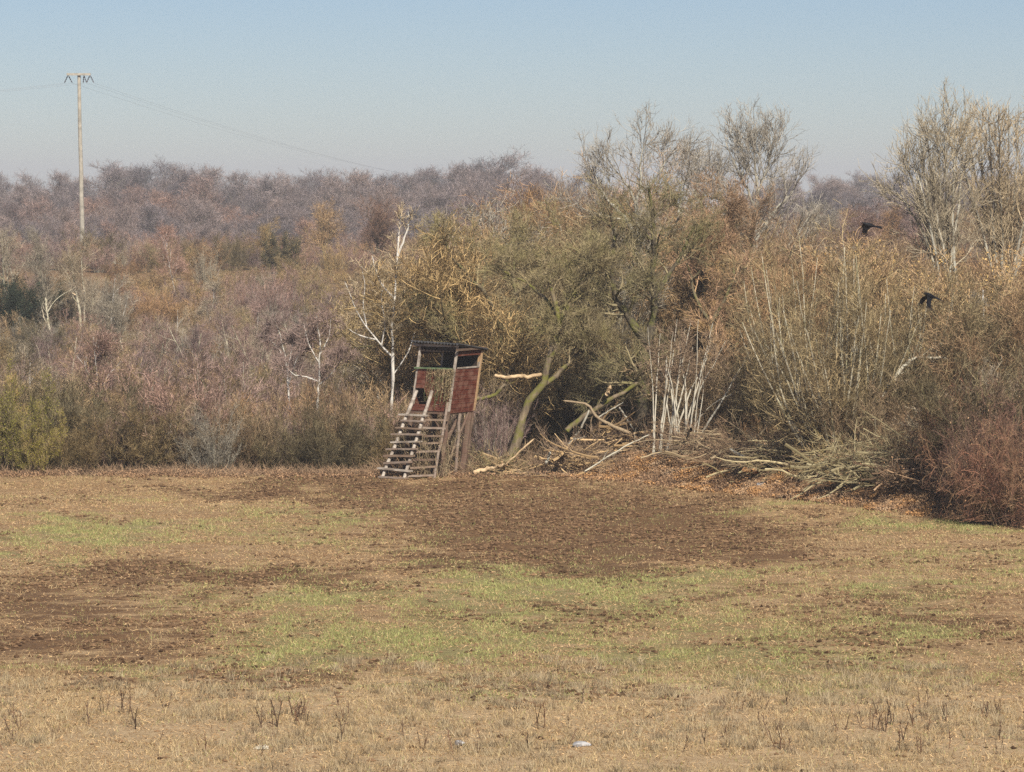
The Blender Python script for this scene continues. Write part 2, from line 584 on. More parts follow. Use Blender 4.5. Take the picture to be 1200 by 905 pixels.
rng = np.random.default_rng(11)
M_STRAW = twig_mat("straw", (.20, .12, .06), (.60, .44, .25))
M_GRASS = twig_mat("young_grass", (.18, .19, .06), (.42, .45, .18))
M_DRYGR = twig_mat("dry_grass", (.22, .15, .07), (.66, .50, .27))
M_CLOD = twig_mat("soil_clod", (.06, .03, .014), (.30, .175, .09))
M_STALK = twig_mat("dry_stalk", (.05, .03, .02), (.17, .10, .065))

x, y = scatter_xy(330000, 57, 124, rng)
z, s, g = surf_z(x, y)
keep = (rng.uniform(0, 1, len(x)) > s * .75 + .12 * g) & (y < edge(x) + .5) & (fbm(x * .7, y * .7, 91, 3) + rng.uniform(-.25, .25, len(x)) > .38)
x, y, z = x[keep], y[keep], z[keep]
v, f = straw_pieces(x, y, z, rng.uniform(.02, .08, len(x)), rng.uniform(.003, .008, len(x)), rng, .5)
me = make_mesh("straw_litter", v, f, np.repeat(rng.uniform(0, 1, len(x)) ** 1.3, 4), [M_STRAW])
tag(add_obj("straw_litter", me), "pale chopped straw lying scattered all over the field", "straw", kind='stuff')

x, y = scatter_xy(900000, 57, 122, rng)
z, s, g = surf_z(x, y)
cl = fbm(x * 1.6, y * .9, 41, 4)
keep = (rng.uniform(0, 1, len(x)) < (g * 1.1 * (1 - .6 * s) + .05) * sstep(.38, .62, cl)) & (y < edge(x) + .3)
x, y, z = x[keep], y[keep], z[keep]
v, f = tri_blades(x, y, z, rng.uniform(.03, .09, len(x)), rng.uniform(.003, .008, len(x)), rng, .6)
me = make_mesh("grass", v, f, np.repeat(rng.uniform(0, 1, len(x)), 3), [M_GRASS])
tag(add_obj("grass", me), "short pale green grass growing in patches across the stubble", "grass", kind='stuff')

x, y = scatter_xy(420000, 57, 120, rng)
z, s, g = surf_z(x, y)
cl = fbm(x * 1.1, y * .8, 61, 4)
keep = (rng.uniform(0, 1, len(x)) < (.25 + 1.2 * (y < 71.5 + 1.2 * np.sin(x * .4))) * (1 - .6 * s) * sstep(.36, .6, cl)) & (y < edge(x) + .3)
x, y, z = x[keep], y[keep], z[keep]
v, f = tri_blades(x, y, z, rng.uniform(.04, .15, len(x)), rng.uniform(.003, .007, len(x)), rng, .7)
me = make_mesh("dry_grass", v, f, np.repeat(rng.uniform(0, 1, len(x)), 3), [M_DRYGR])
tag(add_obj("dry_grass", me), "bleached dry grass and stubble tufts over the near field", "dry grass", kind='stuff')

x, y = scatter_xy(200000, 57, 122, rng)
z, s, g = surf_z(x, y)
keep = (rng.uniform(0, 1, len(x)) < (s * 1.1 + .04) * sstep(.38, .6, fbm(x * .9, y * .7, 171, 4))) & (y < edge(x) + .5)
x, y, z = x[keep], y[keep], z[keep]
n = len(x)
oct_v = np.array([[1, 0, 0], [-1, 0, 0], [0, 1, 0], [0, -1, 0], [0, 0, 1], [0, 0, -1]], float)
oct_f = np.array([[0, 2, 4], [2, 1, 4], [1, 3, 4], [3, 0, 4], [2, 0, 5], [1, 2, 5], [3, 1, 5], [0, 3, 5]])
sz = (rng.uniform(.3, 1, n) ** 3 * .055 + .008)
v = (oct_v[None] * rng.uniform(.6, 1.3, (n, 6, 1)) * sz[:, None, None] * np.array([1.3, 1.2, .7]))
v = v + np.stack([x, y, z + sz * .2], -1)[:, None]
f = (oct_f[None] + np.arange(n)[:, None, None] * 6).reshape(-1, 3)
me = make_mesh("soil_clods", v.reshape(-1, 3), f, np.repeat(rng.uniform(0, 1, n), 6), [M_CLOD])
tag(add_obj("soil_clods", me), "dark brown crumbly soil clods over the bare patches", "soil", kind='stuff')

n = 2600
cx_, cy_ = scatter_xy(n, 57, 73, rng)
kk_ = 26
x = (cx_[:, None] + rng.normal(size=(n, kk_)) * .07).ravel(); y = (cy_[:, None] + rng.normal(size=(n, kk_)) * .07).ravel()
keep = fbm(x * .6, y * .6, 201, 3) > .44
x, y = x[keep], y[keep]
z, s, g = surf_z(x, y)
hh = np.repeat(rng.uniform(.05, .24, n) ** 1.0, kk_)[keep] * rng.uniform(.5, 1.1, len(x))
v, f = tri_blades(x, y, z, hh, rng.uniform(.004, .008, len(x)), rng, .45)
tt = np.repeat(rng.uniform(0, 1, n), kk_)[keep] * .6 + rng.uniform(0, .4, len(x))
me = make_mesh("stubble", v, f, np.repeat(tt, 3), [twig_mat("stubble_blades", (.10, .06, .035), (.72, .56, .33))])
tag(add_obj("stubble", me), "tufts of brown and bleached stubble in the strip nearest the camera", "stubble", kind='stuff')

# dry weed stalks near the bottom of the picture
SPOT = []
for cx, n_, sx in ((348, 9, 14), (395, 3, 20), (60, 5, 60), (140, 3, 40), (230, 4, 50), (470, 3, 60), (560, 4, 60),
                   (640, 3, 40), (720, 3, 50), (830, 5, 60), (930, 5, 50), (1010, 9, 40), (1080, 12, 40), (1170, 8, 30), (890, 3, 40), (310, 4, 50), (20, 4, 20)):
    for _ in range(n_):
        SPOT.append((cx + rng.normal() * sx * .6, rng.uniform(832, 900) if cx != 348 else rng.uniform(845, 862)))
stalk_protos = []
for k in range(7):
    r2 = np.random.default_rng(500 + k)
    P, R = stems(r2, 1 + k % 3, .60, .03, (0, 14), .013, K=6, wig=.10, rend=.5)
    P2, R2 = grow(r2, P, R, 5 + k, .14, (25, 70), (.35, 1), 4, .2, .1, .7, .007)
    a = join([sweep(P, R, 5, r2.uniform(0, 1, len(P))), sweep(P2, R2, 4, r2.uniform(0, 1, len(P2)))])
    stalk_protos.append(make_mesh("weed_stalk", a[0], a[1], a[2], [M_STALK]))
for k, (px, py) in enumerate(SPOT):
    d = F_ * EYE / (py - 211)
    xx = X_at(px, d)
    o = add_obj("weed_stalk", stalk_protos[k % 7], None, (xx, d, gz1(xx, d) - .02), (0, 0, rng.uniform(0, 6.28)))
    s_ = rng.uniform(.55, 1.15) * (1.15 if abs(px - 348) < 25 else 1)
    o.scale = (s_, s_, s_)
    tag(o, "thin dark dry weed stalk standing upright in the near stubble", "weed stalk", "dry weed stalks at the near end of the field")


def rock_mesh(name, seed, size, mat, flat=.6):
    import bmesh
    bm = bmesh.new()
    bmesh.ops.create_icosphere(bm, subdivisions=3, radius=1)
    r = random.Random(seed)
    ph = [(r.uniform(0, 6), Vector((r.uniform(-1, 1), r.uniform(-1, 1), r.uniform(-1, 1)))) for _ in range(9)]
    for v_ in bm.verts:
        k = 1 + sum(.07 * math.sin(p + 4 * v_.co.dot(q)) for p, q in ph)
        v_.co = Vector((v_.co.x * size[0] * k, v_.co.y * size[1] * k, v_.co.z * size[2] * k * flat))
    me = bpy.data.meshes.new(name)
    bm.to_mesh(me); bm.free()
    me.materials.append(mat)
    return me


M_STONE = plain_mat("pale_stone", (.24, .24, .25), (.48, .47, .47), 9)
for px, py, sz, lab in ((680, 886, (.15, .10, .09), "larger flat pale grey stone lying in the stubble, right one of two"),
                        (538, 884, (.085, .07, .10), "small blue-grey stone in the stubble, left one of two"),
                        (882, 567, (.20, .15, .13), "pale grey stone at the foot of the leafy bank")):
    d = F_ * EYE / (py - 211)
    xx = X_at(px, d)
    if py < 600: d = 112.6
    o = add_obj("stone", rock_mesh("stone", int(px), sz, M_STONE), None, (xx, d, gz1(xx, d) + .03), (0, 0, .5))
    tag(o, lab, "stone", "loose stones")

r2 = np.random.default_rng(71)
P, R = stems(r2, 60, .26, .05, (0, 22), .002, K=5, wig=.15, rend=.6)
d = F_ * EYE / (893 - 211); xx = X_at(306, d)
a = sweep(P, R, 3, r2.uniform(.6, 1, len(P)))
b_ = leaves(r2, P, 900, .016, .014)
a = join([a, b_])
o = add_obj("grass_plume", make_mesh("grass_plume", a[0], a[1], a[2], [twig_mat("plume", (.5, .44, .32), (.85, .76, .60))]), None, (xx, d, gz1(xx, d)))
tag(o, "fluffy pale seed plume of grass standing at the bottom edge of the field", "grass plume")


# ------------------------------------------------------------------ plant kinds
def mk(name, parts, mat):
    a = join(parts)
    return make_mesh(name, a[0], a[1], a[2], [mat])


def seg(rng, PR, S, lo=0.0, hi=1.0):
    return sweep(PR[0], PR[1], S, lo + (hi - lo) * rng.uniform(0, 1, len(PR[0])) ** 1.35)


class Kind:
    def __init__(s, name, trunk, crown, H, extra=None):
        s.name, s.trunk, s.crown, s.H, s.extra = name, trunk, crown, H, extra
        s.cols = [None, None]
        for i, (me_, uni) in enumerate(((trunk, M_UNI_BARK), (crown, M_UNI_TW))):
            if me_.materials[0] in UNI:
                s.cols[i] = UNI[me_.materials[0]]
                me_.materials[0] = uni


def tree_kind(seed, H, r0, nst=1, lean=(0, 6), spread=.1, rend=.2, n1=16, L1=.42, a1=(25, 60), t1=(.25, .98), up1=.12,
              n2=130, L2=.2, n3=1300, L3=.09, n4=7500, L4=.045, up=.1, wig=.16, rmin=.006, mt=M_BARK_OLIVE, mc=M_TW_OLIVE,
              name="tree", lf=None, a2=(25, 60), a3=(25, 65)):
    g = np.random.default_rng(seed)
    A = stems(g, nst, H * .92, spread, lean, r0, K=9, wig=wig * .45, rend=rend)
    B = grow(g, *A, n1, H * L1, a1, t1, 8, wig, up1, .6, .02, .55)
    BB = (np.concatenate([B[0]]), np.concatenate([B[1]]))
    C1 = grow(g, *BB, n2, H * L2, a2, (.2, 1), 6, wig * 1.1, up, .6, .012, .5)
    C2 = grow(g, *A, max(6, n2 // 5), H * L2, a2, (.4, 1), 6, wig, up, .5, .012, .5) if A[0].shape[0] else C1
    C = (np.concatenate([C1[0], C2[0]]), np.concatenate([C1[1], C2[1]]))
    D = grow(g, *C, n3, H * L3, a3, (.15, 1), 5, wig * 1.2, up, .6, rmin * 1.15, .4)
    E = grow(g, *D, n4, H * L4, a3, (.1, 1), 4, wig * 1.3, up, .6, rmin, .3)
    tr = mk("trunk", [seg(g, A, 7), seg(g, B, 6)], mt)
    parts = [seg(g, C, 4, .35, 1.0), seg(g, D, 3), seg(g, E, 3)]
    cr = mk("crown", parts, mc)
    ex = None
    if lf:
        q = leaves(g, E[0], lf[0], lf[1], lf[2])
        ex = make_mesh("leaves", q[0], q[1], q[2], [lf[3]])
    top = max(E[0][..., 2].max(), 1)
    return Kind(name, tr, cr, float(np.percentile(E[0][..., 2], 99.5)), ex)


def shrub_kind(seed, H, nst=26, r0=.022, lean=(4, 38), spread=.5, n2=260, L2=.30, n3=2600, L3=.13, n4=6500, L4=.06, up=.08, wig=.16,
               rmin=.006, mt=M_BARK_OLIVE, mc=M_TW_OLIVE, name="shrub", lf=None):
    g = np.random.default_rng(seed)
    A = stems(g, nst, H, spread, lean, r0, K=8, wig=wig * .5, rend=.3, hvar=.5)
    C = grow(g, *A, n2, H * L2, (15, 50), (.15, 1), 6, wig, up, .65, .009, .4)
    D = grow(g, *C, n3, H * L3, (20, 60), (.1, 1), 5, wig, up, .65, rmin * 1.1, .3)
    E = grow(g, *D, n4, H * L4, (20, 65), (.1, 1), 4, wig, up, .65, rmin, .3)
    tr = mk("stems", [seg(g, A, 5), ], mt)
    cr = mk("twigs", [seg(g, C, 4, .3, 1.0), seg(g, D, 3), seg(g, E, 3)], mc)
    ex = None
    if lf:
        q = leaves(g, D[0], lf[0], lf[1], lf[2])
        ex = make_mesh("leaves", q[0], q[1], q[2], [lf[3]])
    return Kind(name, tr, cr, float(np.percentile(E[0][..., 2], 99.5)), ex)


TREE_PARTS = ("trunk", "crown")
SHRUB_PARTS = ("stems", "twigs")


def place(kind, x, y, h, label, cat, group=None, name=None, rz=None, mats=None, wide=1.0, rg=RNG, lean=None, dz=-.05):
    """copy of a plant: Empty at its foot > woody part, twig part, leaves; all copies share the meshes"""
    s = h / kind.H
    shr = kind.trunk.name.startswith("stems")
    o = bpy.data.objects.new(name or kind.name, None)
    col.objects.link(o)
    o.location = (float(x), float(y), gz1(x, y) + dz)
    o.rotation_euler = (lean[0] if lean else 0, lean[1] if lean else 0, float(rg.uniform(0, 6.283)) if rz is None else rz)
    o.scale = (s * wide, s * wide, s)
    o.empty_display_size = .3
    tag(o, label, cat, group)
    pn = SHRUB_PARTS if shr else TREE_PARTS
    for nm, me_, mi in ((pn[0], kind.trunk, 0), (pn[1], kind.crown, 1)):
        c = add_obj(nm, me_, o)
        cc = kind.cols[mi]
        if mats and mats[mi] and cc: cc = UNI[mats[mi]]
        if cc: c.color = (*cc, 1)
    if kind.extra:
        add_obj("leaves", kind.extra, o)
    return o


K_OLIVE = [tree_kind(100 + k, 9.0, .20, nst=1 + k % 2, spread=.25, lean=(2, 14), n1=20, L1=.45, a1=(30, 75), t1=(.16, .95), up1=.08,
                     n2=170, L2=.24, n3=1700, L3=.11, n4=7000, L4=.05, up=.06, wig=.2, rmin=.0075, name="bare_tree") for k in range(4)]
K_TALL = [tree_kind(140 + k, 13.0, .22, nst=1 + k, spread=.4, lean=(2, 9), n1=16, L1=.40, a1=(18, 48), t1=(.28, .97), up1=.16,
                    n2=130, L2=.20, n3=1300, L3=.085, n4=5000, L4=.038, up=.12, wig=.17, rmin=.0065, mt=M_BARK_GREY, mc=M_TW_GREY, name="tall_bare_tree") for k in range(3)]
K_UPR = [tree_kind(160 + k, 13.0, .13, nst=14, spread=1.6, lean=(2, 36), n1=80, L1=.34, a1=(12, 36), t1=(.15, .95), up1=.16,
                   n2=460, L2=.17, n3=2600, L3=.085, n4=8000, L4=.042, up=.13, wig=.11, rmin=.0065, mt=M_BARK_PALE, mc=M_TW_TAN, name="willow_tree", a2=(12, 35), a3=(12, 40)) for k in range(2)]
K_BIRCH = [tree_kind(180 + k, 8.0, .075, nst=1 + k, spread=.2, lean=(2, 12), n1=13, L1=.34, a1=(25, 55), t1=(.22, .95), up1=.12,
                     n2=90, L2=.19, n3=900, L3=.10, n4=4200, L4=.05, up=.06, wig=.15, rmin=.006, mt=M_BARK_BIRCH, mc=M_TW_MAUVE, name="birch_tree") for k in range(3)]
K_SHRUB = [shrub_kind(200 + k, 4.2, spread=.9, lean=(4, 46)) for k in range(4)]
K_WHIP = [shrub_kind(220 + k, 4.6, nst=46, r0=.017, lean=(2, 30), spread=.8, n2=330, L2=.28, n3=2400, L3=.12, n4=4500, L4=.05, up=.12, wig=.09,
                     mt=M_BARK_OLIVE, mc=M_TW_BROWN, name="twiggy_bush") for k in range(3)]
K_HAZEL = [shrub_kind(240 + k, 7.6, nst=34, r0=.045, lean=(2, 34), spread=.55, n2=330, L2=.24, n3=2600, L3=.10, n4=8500, L4=.045, up=.05, wig=.12,
                      mt=M_BARK_PALE, mc=M_TW_OLIVE, name="hazel_bush") for k in range(2)]
K_FAR = [tree_kind(260 + k, 12.0, .22, n1=26, L1=.46, a1=(35, 75), t1=(.2, .97), up1=.12, n2=190, L2=.24, n3=1500, L3=.13, n4=5200, L4=.06,
                   up=.14, wig=.17, rmin=.012, mt=M_BARK_GREY, mc=M_TW_FAR, name="woodland_tree") for k in range(4)]
K_GOLD = [shrub_kind(280, 5.0, spread=.9, mc=M_TW_TAN, lf=(7000, .035, .08, M_LF_GOLD))]
K_YG = [shrub_kind(290 + k, 3.6, spread=.9, lean=(6, 55), n3=3600, n4=8000, mt=M_BARK_DARK, mc=M_TW_OLIVE, lf=(26000, .03, .05, M_LF_YG)) for k in range(2)]
K_DARK = [shrub_kind(300, 5.0, spread=1.2, lean=(2, 40), n3=3600, mt=M_BARK_DARK, mc=M_TW_DARK, lf=(26000, .05, .12, M_TW_DARK), name="evergreen_bush")]
K_BRAM = [shrub_kind(310 + k, 2.6, nst=70, r0=.011, lean=(10, 70), spread=1.1, n2=500, L2=.4, n3=2600, L3=.2, n4=4000, L4=.1, up=-.05, wig=.25, rmin=.005,
                     mt=M_TW_RED, mc=M_TW_BRAM, name="bramble", lf=(1500, .03, .06, M_LF_BROWN)) for k in range(2)]

# ------------------------------------------------------------------ far wood, each tree a thing
def interp(px, tab):
    return float(np.interp(px, [t[0] for t in tab], [t[1] for t in tab]))


FAR_TOP = [(-80, 205), (0, 206), (30, 212), (60, 203), (100, 208), (130, 196), (170, 206), (220, 199), (270, 212), (300, 211), (340, 203), (400, 197),
           (440, 206), (465, 212), (520, 197), (570, 193), (620, 200), (660, 212), (760, 218), (930, 208), (960, 204), (1000, 200), (1040, 203), (1280, 206)]
g = np.random.default_rng(900)
nfar = 0
for row, (d0, n_) in enumerate(((645, 32), (615, 32), (585, 32), (555, 32), (525, 32), (495, 32), (465, 32), (435, 32))):
    for i in range(n_):
        px = -60 + (i + g.uniform(.1, .9)) / n_ * 800
        d = d0 + g.uniform(-14, 14)
        x = X_at(px, d)
        ytop = interp(px, FAR_TOP) + 1 + g.normal() * 6 + (0, 1, 8, 16, 26, 37, 49, 61)[row]
        h = EYE - (ytop - 211) * d / F_ - gz1(x, d)
        m = [M_TW_FAR, M_TW_FAR, M_TW_FAR, M_TW_MAUVE][g.integers(0, 4)] if row > 2 else M_TW_FAR
        place(K_FAR[g.integers(0, 4)], x, d, h * (1.03 if row < 2 else 1), "bare grey-mauve tree in the hazy wood on the skyline at the left", "tree",
              "bare trees of the far wood", mats=(None, m), rg=g, wide=g.uniform(1.0, 1.45))
for i in range(30):
    px = 900 + (i % 15 + g.uniform(.1, .9)) / 15 * 360
    d = 820 + (i // 15) * 60 + g.uniform(-15, 15)
    x = X_at(px, d)
    h = EYE - (interp(px, FAR_TOP) + g.normal() * 3 + (8 if i > 14 else 0) - 211) * d / F_ - gz1(x, d)
    place(K_FAR[g.integers(0, 4)], x, d, h, "bluish hazy tree of the most distant wood behind the right-hand trees", "tree",
          "trees of the most distant wood", rg=g)

# ------------------------------------------------------------------ slope on the left: scrub and birches
g = np.random.default_rng(910)
MIX_M = [(M_BARK_OLIVE, M_TW_OLIVE), (M_BARK_OLIVE, M_TW_TAN), (M_BARK_OLIVE, M_TW_BROWN), (M_BARK_GREY, M_TW_MAUVE), (M_BARK_OLIVE, M_TW_RUST), (M_BARK_OLIVE, M_TW_RED), (M_BARK_GREY, M_TW_GREY)]
SLOPE = (
    # d range, n, px range, h range, weights over MIX_M, label
    ((360, 395), 34, (-40, 700), (2.2, 3.8), (1, 1, 3, 3, 0, 0, 2), "bare tree beyond the reddish scrub band, below the skyline wood", "trees below the far wood"),
    ((318, 345), 34, (-40, 520), (2.0, 3.2), (1, 0, 1.5, 4, .3, 2.5, .5), "reddish brown bush in the scrub band under the far wood", "bushes of the reddish band"),
    ((285, 312), 34, (60, 560), (1.6, 3.0), (2, .5, 1.5, 4, .2, 1, 1), "low rust and olive bush above the dry meadow strip", "bushes above the meadow strip"),
    ((222, 243), 52, (-40, 490), (2.2, 3.4), (2, 1, 1, 4, .4, 1.2, 1.4), "brown bush on the slope just below the dry meadow strip", "bushes below the meadow strip"),
    ((247, 264), 26, (-40, 560), (.9, 1.7), (2, 3, 2, 1, 1, 1, 1), "low dry bush dotted on the edge of the meadow strip", "bushes on the meadow strip"),
    ((198, 222), 46, (-30, 500), (2.0, 3.3), (3, 3, 1, 4, .8, .6, 2), "twiggy tan and mauve bush in the middle of the far slope", "bushes in the middle of the slope"),
    ((168, 196), 36, (-30, 470), (2.4, 3.7), (3, 3, 2, 4, .4, .6, 2), "bare tangled bush on the lower slope behind the field hedge", "bushes on the lower slope"),
    ((150, 166), 28, (-30, 455), (2.8, 4.0), (4, 2, 2, 4, 0, .6, 1.5), "bare tangled bush standing behind the front hedge row", "bushes behind the hedge row"),
)
for (dr, n_, pr, hr, wt, lab, grp) in SLOPE:
    wt = np.array(wt, float); wt /= wt.sum()
    for i in range(n_):
        px = pr[0] + (i + g.uniform(0, 1)) / n_ * (pr[1] - pr[0])
        d = g.uniform(*dr); x = X_at(px, d)
        mi = g.choice(7, p=wt)
        if dr[0] > 350:
            place(K_OLIVE[g.integers(0, 4)], x, d, g.uniform(*hr), lab, "tree", grp, mats=MIX_M[mi], rg=g)
        else:
            kk = (K_SHRUB + K_WHIP)[g.integers(0, 7)]
            place(kk, x, d, g.uniform(*hr), lab, "bush", grp, mats=MIX_M[mi], rg=g, wide=g.uniform(.9, 1.25))
# hedge row at the field edge, left half
for i in range(34):
    px = 70 + (i + g.uniform(0, 1)) / 26 * 410
    d = g.uniform(121.5, 130); x = X_at(px, d)
    mi = g.choice(7, p=np.array([2, 2, 4, 4, 0, .3, .7]) / 13)
    kk = (K_SHRUB + K_WHIP)[g.integers(0, 7)] if px < 330 else K_WHIP[g.integers(0, 3)]
    place(kk, x, d, g.uniform(2.3, 3.5), "bare grey-brown bush in the hedge along the left field edge", "bush", "hedge bushes along the left field edge", mats=MIX_M[mi], rg=g, wide=g.uniform(.9, 1.2))
for i in range(22):
    px = -20 + (i + g.uniform(0, 1)) / 22 * 500
    d = g.uniform(131, 144); x = X_at(px, d)
    low = .72 if 290 < px < 500 else 1.0
    mi = g.choice(7, p=np.array([3, 2, 2, 4, 0, .5, 1]) / 12.5)
    place(K_SHRUB[g.integers(0, 4)], x, d, g.uniform(3.4, 4.8) * low, "taller bare bush rising just behind the left hedge", "bush", "taller bushes behind the left hedge", mats=MIX_M[mi], rg=g)
for px, d, h, lab in ((6, 121.2, 3.5, "yellow-green bush at the left edge of the picture"), (40, 120.8, 2.2, "smaller yellow-green bush beside the field corner"), (-30, 123, 3.4, "yellow-green bush cut off by the left picture edge")):
    place(K_YG[int(px) % 2], X_at(px, d), d, h, lab, "bush", "yellow-green bushes", rg=g, wide=.6)
for px, d, h, lab in ((2, 215, 5.0, "dark evergreen bush at the left picture edge"), (28, 219, 4.2, "dark blue-green evergreen bush right of the edge one")):
    place(K_DARK[0], X_at(px, d), d, h, lab, "bush", "dark evergreen bushes", rg=g)

for px, d, h in ((88, 121.5, 2.0), (108, 124, 3.4), (150, 123, 2.6), (225, 126, 3.0), (385, 122.5, 2.2), (405, 124, 2.7), (432, 123, 2.0), (330, 124, 2.3), (60, 131, 4.2), (-10, 126, 3.8),  # last pair added dark, standing for shade inside the yellow-green bushes
                 (130, 176, 3.2), (215, 182, 3.2), (255, 150, 4.0), (300, 172, 3.4), (420, 165, 4.2), (180, 214, 2.6), (350, 205, 2.8), (50, 205, 3.2), (270, 296, 3.2), (110, 300, 3.4), (225, 300, 2.6), (345, 158, 3.8)):
    place(K_SHRUB[g.integers(0, 4)], X_at(px, d), d, h, "dark olive densely twigged bush standing among the paler scrub at the left", "bush", "dark olive bushes in the left scrub", mats=(M_BARK_DARK, M_TW_DKOLIVE), rg=g, wide=g.uniform(1.0, 1.3))
# distinct pale trees on the slope
for px, pb, d, h_px, kind, lab, mats in (
        (442, 470, 160, 130, K_BIRCH[0], "slender white birch behind the tall bare-forked birch", (None, M_TW_GREYTAN)),
        (205, 335, 250, 75, K_BIRCH[0], "thin white birch on the dry meadow strip", None),
        (70, 360, 215, 95, K_TALL[0], "pale grey fan-shaped tree in the reddish scrub at far left", (M_BARK_PALE, M_TW_GREY)),
        (98, 345, 225, 70, K_TALL[1], "pale leaning tree right of the fan-shaped one", (M_BARK_PALE, M_TW_GREY)),
        (292, 410, 200, 60, K_BIRCH[0], "short white birch in the middle of the slope", None),
        (240, 345, 262, 55, K_HAZEL[0], "pale grey bushy tree on the meadow strip", (M_BARK_PALE, M_TW_GREY)),
        (315, 330, 300, 75, K_OLIVE[1], "round olive-grey tree above the meadow strip", (M_BARK_OLIVE, M_TW_OLIVE)),
        (385, 320, 300, 85, K_OLIVE[2], "round brownish olive tree below the skyline wood", (M_BARK_OLIVE, M_TW_TAN)),
        (440, 320, 300, 90, K_OLIVE[0], "dark red-brown tree beside the olive one under the far wood", (M_BARK_DARK, M_TW_RED)),
        (120, 500, 140, 120, K_BIRCH[1], "crooked whitish tree among the left hedge bushes", None),
        (15, 330, 240, 70, K_TALL[2], "grey bare tree over the dark evergreen bushes", (M_BARK_PALE, M_TW_GREY)),
        (330, 330, 290, 60, K_DARK[0], "dull green bush on the slope above the small birches", (M_BARK_OLIVE, M_TW_OLIVE))):
    x = X_at(px, d)
    base_y = 211 + F_ * (EYE - gz1(x, d)) / d
    h = (base_y - (pb - h_px)) * d / F_
    place(kind, x, d, h, lab, "tree" if "bush " not in lab + " " else "bush", "pale trees on the far slope", mats=mats, rg=g)

# ------------------------------------------------------------------ right thicket
SKY_R = [(440, 330), (480, 285), (520, 262), (560, 250), (620, 236), (660, 214), (700, 212), (760, 214), (800, 222), (850, 228), (900, 238), (950, 252),
         (1000, 262), (1040, 262), (1100, 270), (1160, 276), (1260, 280)]
g = np.random.default_rng(930)
for band, (d0, d1, n_, drop, wt, grp, lab) in enumerate((
        (190, 235, 26, (0, 18), (1, 2, 4, 3, 3, 3, 0), "trees at the back of the thicket", "reddish brown bare tree showing over the back of the thicket"),
        (155, 185, 26, (4, 40), (3, 4, 3, 1, 2, 1, 1), "trees deep in the thicket", "tan bare tree deep inside the right-hand thicket"),
        (132, 152, 28, (20, 90), (5, 3, 2, 0, .5, 0, 1), "trees in the middle of the thicket", "olive lichen-covered bare tree in the middle of the thicket"))):
    wt = np.array(wt, float); wt /= wt.sum()
    for i in range(n_):
        px = 470 + (i + g.uniform(0, 1)) / n_ * 800
        d = g.uniform(d0, d1); x = X_at(px, d)
        top = interp(px, SKY_R) + g.uniform(*drop)
        h = EYE - (top - 211) * d / F_ - gz1(x, d)
        place(K_OLIVE[g.integers(0, 4)], x, d, h, lab, "tree", grp, mats=((M_BARK_DARK, MIX_M[g.choice(7, p=wt)][1]) if i % 2 else MIX_M[g.choice(7, p=wt)]), rg=g, wide=g.uniform(.85, 1.2))
for i in range(34):
    px = 860 + (i + g.uniform(0, 1)) / 34 * 420
    d = g.uniform(250, 330); x = X_at(px, d)
    h = EYE - (g.uniform(232, 262) - 211) * d / F_ - gz1(x, d)
    place(K_OLIVE[g.integers(0, 4)], x, d, h, "mauve-brown bare tree seen in the gap behind the right-hand thicket", "tree", "trees behind the right-hand thicket",
          mats=MIX_M[(2, 3, 3, 1, 6)[g.integers(0, 5)]], rg=g, wide=g.uniform(1.0, 1.5))
for i in range(32):
    px = 860 + (i % 16 + g.uniform(0, 1)) / 16 * 420
    d = (560, 700)[i // 16] + g.uniform(-25, 25); x = X_at(px, d)
    h = EYE - ((226, 212)[i // 16] + g.normal() * 3 - 211) * d / F_ - gz1(x, d)
    place(K_FAR[g.integers(0, 4)], x, d, h, "bluish hazy tree of the distant wood in the gap at the right", "tree", "trees of the distant wood at the right", rg=g, wide=g.uniform(1.2, 1.7))
# bushes filling under the trees
for i in range(64):
    px = 540 + (i + g.uniform(0, 1)) / 64 * 700
    off = g.uniform(9 if 570 < px < 880 else 7, 28)
    x = X_at(px, 118); d = float(edge(x)) + off; x = X_at(px, d)
    mi = g.choice(7, p=np.array([5, 4, 3, 0, .3, .3, .4]) / 13.0)
    dk = i % 5 in (1, 3)  # these bushes get a dark colour in place of deep thicket shade
    place((K_SHRUB + K_WHIP)[g.integers(0, 7)], x, d, g.uniform(2.6, 4.6), "bush beneath the thicket trees, coloured dark olive to stand for deep shade" if dk else "bare bush filling the shade beneath the thicket trees", "bush", "bushes darkened for shade under the thicket trees" if dk else "bushes under the thicket trees", mats=(M_BARK_DARK, M_TW_DKOLIVE) if dk else MIX_M[mi], rg=g, wide=g.uniform(.9, 1.3))
for i in range(16):
    px = 866 + (i + g.uniform(0, 1)) / 16 * 244
    x = X_at(px, 114); d = float(edge(x)) + g.uniform(6.2, 8.5); x = X_at(px, d)
    place((K_WHIP + K_SHRUB)[g.integers(0, 7)], x, d, g.uniform(1.2, 2.4), "low tan bush behind the brush piles on the leafy bank", "bush", "low bushes behind the brush piles",
          mats=((M_BARK_PALE, M_TW_TAN), (M_BARK_OLIVE, M_TW_OLIVE), (M_BARK_OLIVE, M_TW_BROWN))[g.integers(0, 3)], rg=g, wide=g.uniform(.9, 1.3))
